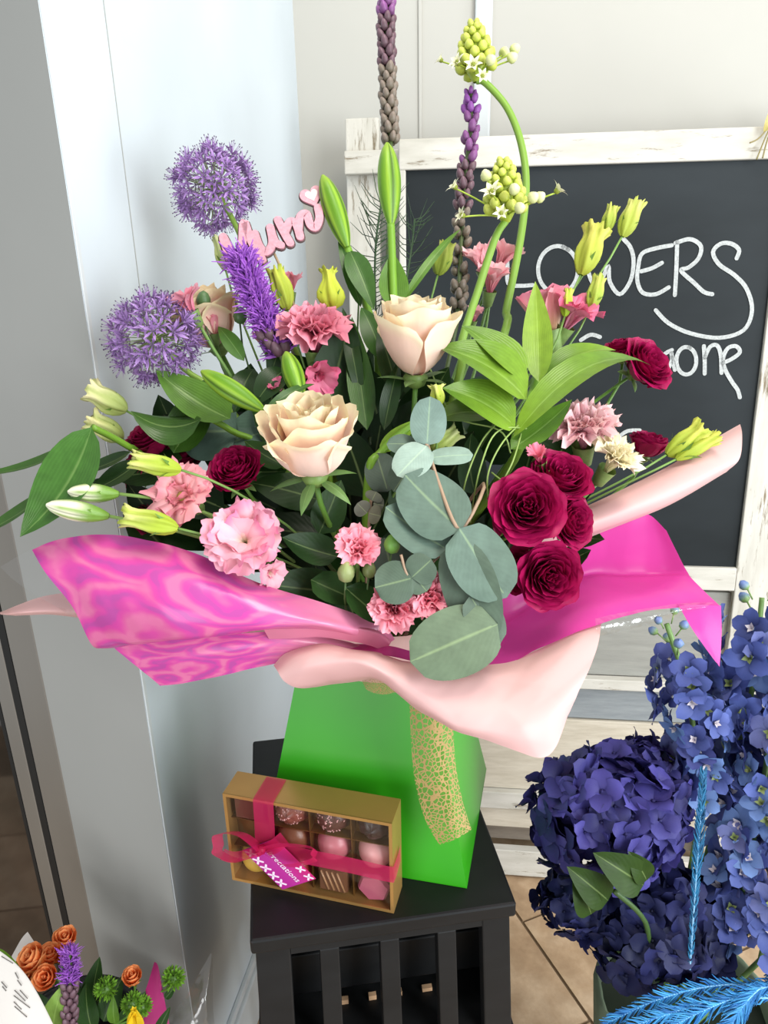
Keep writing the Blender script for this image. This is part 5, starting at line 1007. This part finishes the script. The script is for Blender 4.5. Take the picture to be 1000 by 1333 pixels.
sheet('rolled_fold', [
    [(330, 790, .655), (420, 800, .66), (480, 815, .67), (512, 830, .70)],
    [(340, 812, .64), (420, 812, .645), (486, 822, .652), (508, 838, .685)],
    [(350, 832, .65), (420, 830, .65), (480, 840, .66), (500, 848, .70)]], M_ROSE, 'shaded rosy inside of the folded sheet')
sheet('pale_tip', [[(0, 797, .70), (60, 775, .70), (150, 770, .69), (240, 790, .69)], [(2, 800, .69), (70, 795, .69), (150, 800, .68), (240, 815, .68)], [(20, 802, .70), (75, 802, .70), (160, 812, .69), (250, 830, .69)]], M_PALE, 'pale pink pointed corner behind the printed sheet')
sheet('cellophane_tip', [[(0, 738, .68), (40, 715, .67), (75, 702, .665)], [(30, 765, .67), (70, 750, .66), (100, 735, .655)], [(90, 800, .665), (115, 800, .655), (150, 800, .65)]], M_CELLO, 'clear crinkled film corner')
sheet('pale_pink_sheet', [
    [(356, 866, .655), (374, 846, .650), (420, 836, .650), (480, 845, .655), (560, 862, .655), (640, 866, .655), (700, 845, .668), (784, 810, .69)],
    [(362, 874, .640), (392, 852, .632), (445, 845, .628), (505, 858, .625), (575, 880, .622), (645, 880, .630), (705, 860, .645), (782, 820, .675)],
    [(372, 886, .640), (410, 870, .625), (462, 862, .618), (522, 886, .610), (585, 915, .605), (650, 915, .610), (710, 895, .622), (775, 850, .655)],
    [(390, 894, .650), (432, 884, .640), (482, 882, .628), (535, 912, .612), (592, 942, .602), (652, 950, .600), (712, 935, .606), (762, 885, .635)],
    [(412, 893, .675), (450, 887, .660), (496, 888, .645), (546, 925, .625), (602, 955, .608), (662, 972, .604), (712, 984, .606), (744, 930, .625)]], M_PALE, 'pale blush pink sheet folded down over the green bag', amp=.0032)
sheet('inner_lip', [[(400, 840, .69), (440, 838, .69), (500, 842, .69), (540, 850, .69)], [(404, 858, .66), (440, 850, .655), (490, 852, .65), (540, 862, .65)]], M_HOT)
sheet('hot_pink_sheet', [
    [(560, 800, .76), (640, 775, .76), (700, 735, .76), (760, 692, .755), (815, 668, .755), (845, 670, .758), (868, 690, .755)],
    [(560, 820, .76), (645, 790, .76), (706, 755, .765), (760, 722, .765), (815, 708, .765), (855, 706, .765), (880, 715, .757)],
    [(562, 838, .755), (650, 812, .755), (710, 776, .765), (765, 747, .772), (815, 744, .772), (862, 744, .77), (894, 742, .755)],
    [(564, 845, .74), (650, 820, .735), (712, 786, .745), (768, 755, .755), (818, 751, .757), (866, 750, .755), (900, 752, .745)],
    [(567, 862, .70), (648, 845, .69), (710, 815, .695), (772, 786, .70), (824, 775, .71), (874, 768, .72), (920, 770, .73)],
    [(560, 880, .665), (645, 868, .66), (705, 842, .662), (775, 815, .675), (830, 798, .69), (880, 790, .70), (938, 788, .715)]], M_HOT, 'vivid pink sheet standing behind the crimson roses', nu=8, amp=.0022)
sheet('hot_pink_tip', [[(884, 788, .70), (910, 787, .705), (940, 788, .712)], [(905, 825, .69), (921, 826, .693), (941, 830, .70)], [(934, 864, .692), (936, 866, .692), (938, 868, .692)]], M_HOT)
sheet('cellophane_edge', [[(775, 806, .672), (830, 794, .685), (890, 786, .70), (930, 784, .71)], [(776, 818, .665), (830, 806, .678), (885, 794, .69), (920, 790, .70)], [(780, 828, .67), (832, 816, .68), (880, 802, .695), (915, 792, .705)]], M_CELLO, 'clear film edge under the vivid pink sheet')
sheet('pale_roll', [
    [(690, 690, .74), (770, 655, .755), (860, 612, .78), (964, 553, .815)],
    [(692, 690, .715), (773, 660, .728), (865, 620, .755), (966, 565, .79)],
    [(695, 705, .700), (775, 678, .712), (868, 640, .738), (963, 595, .775)],
    [(698, 722, .71), (772, 693, .72), (868, 655, .745), (948, 612, .78)],
    [(700, 728, .735), (772, 698, .745), (868, 660, .77), (944, 616, .80)]], M_PALE, 'pale pink sheet rolled to a pointed edge')
# closed collar down into the bag mouth, added to keep the inside dark
def collar(a, r0, r1): 
    return None
def cfn(u, v):
    a = u * math.pi; ex, ey = gx, gy; R0 = 0.072; R1 = 0.105
    R = R0 + (R1 - R0) * v ** 1.5; sq = 1 / np.maximum(np.abs(np.cos(a)), np.abs(np.sin(a))) ** .5
    R = R * sq * (1 + .05 * np.sin(9 * a) * v)
    return BAGTOP + ex * (R * np.cos(a))[..., None] + ey * (R * .88 * np.sin(a))[..., None] + np.array([0, 0, 1.0]) * (-.012 + .075 * v + 0 * a)[..., None]
g, U, W = grid(cfn, 41, 7); wr.part('collar', g, M_PALE)
# back sheets behind the flowers, standing round the rear
sheet('back_sheet', [[(300, 800, .80), (380, 770, .86), (480, 760, .90), (580, 765, .89), (680, 770, .84), (740, 760, .78)], [(340, 850, .78), (400, 830, .84), (480, 820, .87), (580, 825, .86), (660, 830, .82), (700, 820, .76)], [(400, 890, .79), (430, 880, .83), (490, 870, .85), (560, 870, .85), (620, 870, .82), (650, 865, .78)]], M_PALE)

# ================================================================== BLUE FLOWERS
HB = [hx('#423f80'), hx('#4f4a94'), hx('#33326a')]
def hyd_floret(c, seed):
    rng = np.random.default_rng(seed); gs = []
    for k in range(4):
        a = math.pi / 2 * k + .15 * rng.normal(); d = np.array([math.cos(a), math.sin(a), 0]); gs.append(leaf_geo(d * .06, d * 1.0 + np.array([0, 0, .25 + .15 * rng.normal()]), .98, np.array([0, 0, 1.0]) - d * .2, .12, .12, 'round', c * .75, c * rng.uniform(.9, 1.25), nu=6, nv=7, wave=.05))
    gs.append(lathe([(.02, -.1), (.1, 0), (.08, .1), (.01, .13)], 6).tint(c * .5)); return join(gs)
HF = [shared('hydrangea_floret', hyd_floret(HB[i % 3], 400 + i), M_PETAL) for i in range(6)]
HFD = [shared('hydrangea_floret_shaded', hyd_floret(c, 410 + i), M_PETAL) for i, c in enumerate((hx('#242850'), hx('#292d5c'), hx('#1d2142')))]  # darker copies of the florets paint in the light falling off low down
VX = P(885, 1330, .955); VASE_C = np.array([VX[0], VX[1], 0]); VTOP = 0.41
O_V = VASE_C + np.array([0, 0, VTOP - .01])
def hydrangea(px, py, d, rpx, label, n, seed, dark=False, sq=(1, .8, .8), fl=.30):
    rng = np.random.default_rng(seed); c = P(px, py, d); R = rpx * d / FPX; T = Thing('hydrangea', label, 'flower', c, 'blue hydrangea heads')
    for i in range(n):
        z = 1 - 1.65 * (i + .5) / n; a = i * 2.39996; q = np.array([math.sqrt(max(0, 1 - z * z)) * math.cos(a), math.sqrt(max(0, 1 - z * z)) * math.sin(a), z]); p = c + q * R * np.array([sq[0], sq[1], sq[2]]) * rng.uniform(.82, 1.08)
        T.inst('floret', (HFD if dark else HF)[int(rng.integers(3 if dark else 6))], mat4(p, frame(nrm(q + rng.normal(size=3) * .42), rng.uniform(0, 6)), R * fl * rng.uniform(.8, 1.2)))
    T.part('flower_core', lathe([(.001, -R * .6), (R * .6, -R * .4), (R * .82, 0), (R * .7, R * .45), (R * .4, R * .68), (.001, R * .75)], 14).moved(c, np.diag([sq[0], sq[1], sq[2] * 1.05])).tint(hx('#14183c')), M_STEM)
    T.part('stem', stem_to(c - [0, 0, R * .5], np.array([0, 0, 1.0]), .004, hx('#3d5a2c'), o=O_V), M_STEM)
hydrangea(790, 1062, .90, 92, 'violet blue hydrangea head, widest, in front of whitewashed planks', 110, 421, fl=.27)
hydrangea(838, 1012, .93, 55, 'violet blue hydrangea rising behind the widest hydrangea head', 60, 424, fl=.34)
hydrangea(752, 1175, .93, 46, 'small blue hydrangea head nearest the stool, colour darkened for shade', 50, 422, True, fl=.36)
hydrangea(852, 1205, .92, 84, 'blue hydrangea head low over sage vase, colour darkened for shade', 100, 423, True, fl=.28)
def del_floret(c, seed, eye):
    rng = np.random.default_rng(seed); gs = []
    for k in range(5):
        a = 2 * math.pi / 5 * k; d = np.array([math.cos(a), math.sin(a), 0]); gs.append(leaf_geo(d * .08, d * 1.0 + np.array([0, 0, .30 + .1 * rng.normal()]), .82, np.array([0, 0, 1.0]) - d * .2, .15, .1, 'round', c * .8, c * rng.uniform(.95, 1.35), nu=6, nv=7, wave=.04))
    for k in range(4):
        a = 2 * math.pi / 4 * k; d = np.array([math.cos(a), math.sin(a), 0]); gs.append(leaf_geo(d * .02, d * .26 + np.array([0, 0, .36]), .24, np.array([0, 0, 1.0]), .1, .1, 'ovate', eye, eye * 1.1, nu=4, nv=4))
    return join(gs)
DB = [hx('#4d5b98'), hx('#434f8a'), hx('#6580b4'), hx('#383f76'), hx('#626a9e')]
DF = [shared('delphinium_floret', del_floret(DB[i % 5], 430 + i, (hx('#7c8a58'), hx('#c9c2c8'))[i % 2]), M_PETAL) for i in range(8)]
dbg = lathe([(.15, 0), (.7, .4), (.9, 1.0), (.6, 1.6), (.1, 1.95)], 10, lambda a, T, R, Z: (R * (1 + .06 * np.cos(5 * a)), Z)); dbg.C = mixc(np.tile(hx('#7c9a58'), (len(dbg.V), 1)), hx('#6b80b8'), sm(dbg.UV[:, 1], .2, .7)); dbg = join([dbg, tube([(0, 0, .1), (0, -.2, -.8), (0, -.5, -1.9)], .14, 5).tint(hx('#7c9a58'))]); DBUD = shared('delphinium_bud', dbg, M_BUD)
def delphinium(pts, rpx, label, seed, gap=17, per=4, budfrac=.18, fl=.62):
    rng = np.random.default_rng(seed); ax = crom([P(*q) for q in pts], 10); T = Thing('delphinium', label, 'flower', ax[-1], 'blue delphinium spikes'); T.part('stem', tube(np.concatenate([ax, crom([ax[-1], O_V + rng.uniform(-.03, .03, 3) * [1, 1, 0]], 5)[1:]]), .0032, 7).tint(hx('#6f9250')), M_STEM)
    seg = np.linalg.norm(np.diff(ax, axis=0), axis=1); cum = np.concatenate([[0], np.cumsum(seg)]); Lt = cum[-1]; d = pts[0][2]; R = rpx * d / FPX; rows = int(Lt / (gap * d / FPX))
    for i in range(rows):
        s = Lt * (i + .2) / rows; c = np.array([np.interp(s, cum, ax[:, k]) for k in range(3)]); c2 = np.array([np.interp(min(s + .01, Lt), cum, ax[:, k]) for k in range(3)]); up = nrm(c - c2 + np.array([0, 0, 1e-6])); fr_ = frame(up); t = s / Lt
        for k in range(per):
            a = i * 1.9 + 2 * math.pi * k / per + rng.uniform(-.25, .25); q = fr_[0] * math.cos(a) + fr_[1] * math.sin(a); dirn = nrm(q + up * rng.uniform(.0, .5))
            if t < budfrac:
                if k % 2 == 0: T.inst('flower_bud', DBUD, mat4(c + q * R * .30 + up * R * .2, frame(nrm(q + up), 0), R * .17 * (.7 + t)))
            else: T.inst('floret', DF[int(rng.integers(8))], mat4(c + q * R * rng.uniform(.45, .75), frame(nrm(dirn + rng.normal(size=3) * .35), rng.uniform(0, 6)), R * fl * .72 * rng.uniform(.85, 1.15)))
            
delphinium([(868, 812, .90), (890, 880, .90), (905, 960, .91), (915, 1040, .92)], 52, 'blue delphinium spike with green buds, just under pink tip', 441, budfrac=.22)
delphinium([(992, 778, .95), (985, 850, .95), (975, 930, .95), (965, 1040, .95)], 62, 'blue delphinium spike tallest of those in vase, beside board leg', 442, budfrac=.12)
delphinium([(940, 880, .97), (940, 960, .97), (935, 1060, .97)], 50, 'dark blue delphinium behind others above blue feather', 443, budfrac=.0)
delphinium([(1005, 945, .90), (992, 1030, .90), (975, 1120, .90), (955, 1210, .90)], 58, 'blue delphinium with whitish eyes low over blue feather spray', 444, budfrac=.0)
delphinium([(1012, 1100, .88), (1005, 1180, .88), (990, 1250, .88)], 55, 'short blue delphinium beside the sage vase rim', 445, budfrac=.0)
# green leaves among hydrangeas
gl = Thing('hydrangea_sprig', 'dark green leaves between the hydrangea heads', 'foliage', P(790, 1180, .93))
for b, t, w_ in (((838, 1152, .82), (772, 1110, .805), 50), ((792, 1172, .83), (738, 1128, .815), 44), ((770, 1190, .83), (746, 1140, .82), 38), ((842, 1146, .82), (818, 1108, .81), 32)): gl.part('leaf', leaf_px(b, t, w_, col=hx('#2c4216'), shape='ovate'), M_SALAL)
gl.part('stem', tube(crom([P(800, 1160, .83), P(840, 1200, .85), P(850, 1260, .90), O_V], 6), .003, 6).tint(hx('#3f5a2c')), M_STEM)
# sage vase on the floor
m = MB('sage_leaf_wrap', .6, .3); nz = m.noise(5, 6, 'Object', (1, 1, .6)); wv = m.n('ShaderNodeTexWave', Scale=14, Distortion=5); tcx = m.n('ShaderNodeTexCoord'); m.l(tcx.outputs['Object'], wv.inputs[0]); m.base(m.mult(m.ramp(nz, [(.3, tuple(hx('#5f6e58'))), (.7, tuple(hx('#7f8c74')))]), m.ramp(wv.outputs['Fac'], [(0, g3(.78)), (1, g3(1))]))); m.bump(wv.outputs['Fac'], .3, .003); M_SAGE = m.m
vs_ = Thing('flower_vase', 'sage green leaf textured vase holding blue flowers on floor', 'vase', VASE_C)
vs_.part('body', lathe([(.001, .001), (.075, .001), (.082, .02), (.088, .15), (.098, .30), (.106, VTOP), (.102, VTOP + .004), (.098, VTOP), (.09, .30), (.08, .03), (.001, .02)], 40, lambda a, T, R, Z: (R * (1 + .012 * np.sin(14 * a)), Z)).moved(VASE_C, np.eye(3)), M_SAGE)
vs_.part('foliage_lining', lathe([(.001, VTOP - .03), (.06, VTOP - .025), (.097, VTOP - .02)], 20).moved(VASE_C, np.eye(3)).tint(hx('#1f2c1c')), M_STEM)
# blue feathers
M_FEA = attr_mat('dyed_feather', .45, .2, 30, .2, .4, .2, (1, 8, 1))
def feather(pts, wpx, label, seed, nb=70, c1=hx('#1d5f9e'), c2=hx('#46a5dd'), rg=None, wild=.3, al=.55):
    rng = np.random.default_rng(seed); ax = crom([P(*q) for q in pts], 8); T = Thing('feather', label, 'feather', ax[-1], 'blue feathers'); T.part('quill', tube(ax, np.linspace(.0006, .0014, len(ax)), 6).tint(mixc(c2, hx('#cfe6f2'), .3)), M_STEM)
    gs = []; W = wpx * pts[0][2] / FPX; rg = RGT if rg is None else rg
    for i in range(nb):
        t = (i + .5) / nb; k = t * (len(ax) - 1); j = int(k); c = ax[j] + (ax[min(j + 1, len(ax) - 1)] - ax[j]) * (k - j); up = nrm(ax[max(0, j - 1)] - ax[min(j + 2, len(ax) - 1)]); l = W * (.35 + .65 * math.sin(math.pi * min(1, t * .9 + .08))) * rng.uniform(.7, 1.1)
        for s in (-1, 1):
            sd = nrm(np.cross(up, -FWD)) * s + rng.normal(size=3) * wild * .4; e = c + nrm(sd * al + up * .9) * l; mdp = (c + e) / 2 + rng.normal(size=3) * W * .05
            gs.append(tube([c, mdp, e], (.0011, .0010, .0003), 4, False).tint(mixc(c1, c2, rng.uniform()) * rng.uniform(.8, 1.1)))
    T.part('barbs', join(gs), M_FEA, kind='stuff')
feather([(916, 1005, .85), (911, 1080, .85), (905, 1160, .85), (898, 1262, .85)], 21, 'narrow upright blue feather hanging between hydrangea and delphinium', 451, 90, hx('#124f7c'), hx('#2d86b6'), None, .12, .32)
for i, (pts, w_, lab) in enumerate((([(790, 1332, .84), (860, 1300, .84), (940, 1282, .85), (1040, 1285, .86)], 26, 'bright blue feather sweeping across vase rim, topmost of its spray'), ([(800, 1345, .83), (870, 1320, .83), (940, 1300, .84), (1030, 1300, .85)], 28, 'bright blue feather just under the topmost one'), ([(850, 1350, .83), (910, 1318, .83), (980, 1290, .84), (1050, 1270, .85)], 30, 'blue feather at the vase rim bending up'), ([(940, 1360, .82), (960, 1320, .83), (985, 1290, .84), (1020, 1262, .85)], 34, 'broad blue feather with tattered pale barbs'))):
    feather(pts, w_, lab, 460 + i, 70, hx('#1667b4'), hx('#4fb0ea'))

# ================================================================== LOW BOUQUET BY THE DOOR
BX = P(95, 1345, .98); BK = np.array([BX[0] - .0, BX[1], 0.0]); KT = .34
O_K = BK + np.array([0, 0, KT - .02])
bk = Thing('flower_bucket', 'black bucket holding orange rose bouquet by the glass door', 'bucket', BK); M_BKT = plain('black_plastic', '#161718', .4, .4)
bk.part('body', lathe([(.001, .001), (.062, .001), (.066, .01), (.082, KT - .01), (.087, KT), (.083, KT), (.078, KT - .015), (.06, .02), (.001, .015)], 32).moved(BK, np.eye(3)), M_BKT)
bk.part('rim', lathe([(.086, KT - .02), (.09, KT - .015), (.09, KT - .004), (.086, KT)], 32).moved(BK, np.eye(3)), M_BKT)
OR = (hx('#ee6424'), hx('#f68a44'), hx('#f9b478'))
for i, (px, py, d, r, ax, lab) in enumerate(((45, 1250, .93, 25, (-.3, .7, .6), 'orange rose nearest the white paper sheet, upper'), (66, 1245, .94, 20, (.1, .8, .5), 'orange rose wedged between two other orange roses'), (85, 1224, .96, 20, (.1, .85, .5), 'orange rose highest in the low bouquet'), (84, 1246, .95, 16, (.3, .7, .5), 'small orange rose behind purple liatris head'), (61, 1273, .91, 21, (0, .6, .8), 'plump orange rose bud lowest beside white paper'), (38, 1265, .94, 16, (-.3, .4, .8), 'wilted orange rose under the upper orange rose'), (173, 1273, .94, 17, (0, .8, .5), 'orange rose alone against pink paper'))):
    R = r * d / FPX; a_ = A(*ax); rose(P(px, py, d) - a_ * R * .7, a_, R * .72, R * 1.55, 4, OR, lab, 500 + i, None, .3, .03, 'orange spray roses', i, 'spray_rose', True, .0018, O_K, sepdroop=.2)
liatris([(91, 1240, .90), (91, 1285, .90), (90, 1350, .90)], 'purple topped liatris in the low bouquet', lambda t, r: ('tuft', int(r.integers(3))) if t < .38 else ('bud', 1), 511, 15, 9, 5, o=O_K)
MUMG = [hx('#5c8a24'), hx('#6f9c30')]
def chrys(px, py, d, rpx, label, seed):
    rng = np.random.default_rng(seed); c = P(px, py, d); R = rpx * d / FPX; ax = A(.05, .75, .6); fr_ = frame(ax); T = Thing('green_chrysanthemum', label, 'flower', c, 'green button flowers')
    pm = shared('mum_petal', leaf_geo((0, 0, 0), (0, 0, 1), .5, (0, 1, 0), .3, .1, 'ovate', MUMG[0] * .8, MUMG[1] * 1.25, nu=4, nv=4), M_PETAL)
    for i in range(70):
        z = 1 - 1.35 * (i + .5) / 70; a = i * 2.4; q = fr_.T @ np.array([math.sqrt(1 - z * z) * math.cos(a), math.sqrt(1 - z * z) * math.sin(a), z * .8]); T.inst('petal', pm, mat4(c + q * R * .55, frame(nrm(q), rng.uniform(0, 6)), R * .5))
    T.part('flower_core', lathe([(.001, -R * .5), (R * .5, -R * .3), (R * .62, 0), (R * .4, R * .4), (.001, R * .5)], 12).moved(c, fr_).tint(MUMG[0] * .6), M_STEM); T.part('stem', stem_to(c - ax * R * .4, ax, .0015, G_STEM, o=O_K), M_STEM)
chrys(138, 1287, .92, 16, 'round green button flower beside lone orange rose', 521); chrys(226, 1273, .93, 16, 'round green button flower farthest out by clear film', 522); chrys(172, 1306, .90, 15, 'round green button flower in front, under orange rose', 523); chrys(185, 1310, .915, 14, 'green button flower touching yellow tulip', 524)
yt = Thing('tulip', 'yellow tulip bud in front of the pink paper', 'flower', P(176, 1350, .88))
for k in range(5):
    ax = A(.02, .95, .2); fr_ = frame(ax, .3 + k * 1.2566); b3 = P(176, 1350, .88); R = 12 * .88 / FPX; d_ = fr_[0]; yt.part('petal', leaf_geo(b3 + d_ * R * .4, b3 + d_ * R * .35 + ax * R * 3.7, R * 1.9, d_, -.25, -.12, 'ovate', hx('#d9b418'), hx('#f0cf2a')), M_PETAL)
yt.part('stem', stem_to(P(176, 1350, .88), A(0, 1, .1), .003, G_LILY, o=O_K), M_STEM)
lf = Thing('foliage_spray', 'dark leaf spray behind the orange roses by the door', 'foliage', O_K)
for b, t, w_, c in (((120, 1320, .95), (130, 1245, .96), 30, LDK), ((135, 1330, .93), (160, 1270, .95), 28, LDK), ((120, 1340, .93), (112, 1280, .94), 30, LDK), ((150, 1333, .92), (148, 1296, .92), 16, LM), ((70, 1345, .91), (82, 1282, .90), 34, hx('#7fa04a')), ((-10, 1240, .93), (28, 1262, .92), 24, hx('#6f9c30')), ((205, 1345, .93), (222, 1310, .93), 14, LDK), ((215, 1300, .925), (228, 1285, .93), 10, LDK), ((60, 1330, .96), (40, 1290, .97), 40, LDK), ((160, 1345, .95), (190, 1290, .96), 30, LDK), ((100, 1330, .96), (95, 1270, .98), 34, LDK)): lf.part('leaf', leaf_px(b, t, w_, col=c, shape='ovate'), M_SALAL)
lf.part('stem', tube(crom([P(120, 1310, .955), O_K], 6), .002, 6).tint(hx('#3a4c26')), M_STEM)
M_PAPER = plain('white_care_paper', '#cfcac4', .7, .2, 8, .05); M_INK = plain('grey_ink', '#6f6a66', .8, .1)
cp = Thing('care_sheet', 'white curved paper sheet with small printed lines, lowest corner', 'paper', P(20, 1300, .90))
cs = patch([[(-40, 1215, .90), (0, 1238, .895), (28, 1262, .89), (50, 1295, .885), (75, 1345, .88)], [(-60, 1260, .89), (-20, 1275, .885), (10, 1300, .88), (30, 1330, .875), (45, 1370, .87)], [(-80, 1310, .885), (-45, 1320, .88), (-15, 1345, .875), (5, 1370, .87), (15, 1400, .865)]], 6, 8)
cp.part('sheet', cs, M_PAPER, solid=.0004)
def inkline(a, b): 
    p = [on_plane(x, y, P(10, 1295, .8815), -FWD) for x, y in (a, b)]; return tube([p[0], p[1]], .0007, 4)
def cs_pt(px, py):   # nearest point of the sheet to a view ray
    r = nrm(ray(px, py)); v = cs.V - CAMP; dd = v - (v @ r)[:, None] * r; i = np.argsort((dd ** 2).sum(1))[:3]; return CAMP + r * np.mean(v[i] @ r) - r * .0012
for a, b in (((2, 1245), (17, 1254)), ((20, 1266), (24, 1274)), ((2, 1278), (9, 1286)), ((3, 1284), (8, 1290)), ((23, 1276), (28, 1283)), ((19, 1289), (33, 1303)), ((26, 1289), (36, 1300)), ((18, 1296), (39, 1312)), ((18, 1304), (28, 1314)), ((19, 1310), (35, 1324))):
    cp.part('printed_line', tube([cs_pt(*a), cs_pt((a[0] + b[0]) / 2, (a[1] + b[1]) / 2), cs_pt(*b)], .0006, 4), M_INK, kind=None)
lw = Thing('low_bouquet_wrap', 'magenta paper and clear film around the low bouquet', 'wrap', O_K)
lw.part('magenta_paper', patch([[(158, 1345, .955), (185, 1300, .96), (201, 1252, .97)], [(190, 1350, .95), (203, 1305, .955), (206, 1258, .965)], [(225, 1355, .95), (216, 1310, .955), (212, 1290, .96)]], 5, 6), film('magenta_paper', '#c2357e', .5))
lw.part('pale_paper', patch([[(15, 1245, .99), (28, 1222, .99), (36, 1213, .99)], [(25, 1262, .985), (42, 1240, .985), (50, 1232, .985)], [(40, 1290, .98), (60, 1265, .98), (75, 1250, .98)]], 5, 5), M_PAPER)
lw.part('clear_film', patch([[(205, 1345, .93), (240, 1300, .93), (262, 1262, .94), (275, 1240, .95)], [(240, 1360, .91), (262, 1310, .91), (272, 1270, .925), (276, 1245, .945)], [(285, 1370, .92), (278, 1320, .92), (277, 1280, .93), (277, 1248, .945)]], 6, 6), M_CELLO)
# dried sprig on the board's top edge
ds = Thing('dried_sprig', 'dry pale sprig hanging over the top rail of chalkboard', 'sprig', P(1005, 150, 1.36))
dd_ = float(np.linalg.norm(0)); 
def onb(px, py, off=.012): return on_plane(px, py, b0 + bn * off, bn)
for pts in ([(1012, 150), (998, 176), (985, 208)], [(1012, 150), (1000, 180), (993, 206)], [(1014, 148), (990, 178), (976, 186)]): ds.part('strand', tube(crom([onb(*q) for q in pts], 5), .0012, 5).tint(hx('#8f8254')), M_STEM)
ds.part('seed_head', leaf_geo(onb(1015, 140), onb(994, 172), .022, bn, .2, .1, 'ovate', hx('#c3b46a')), M_LILYLEAF)
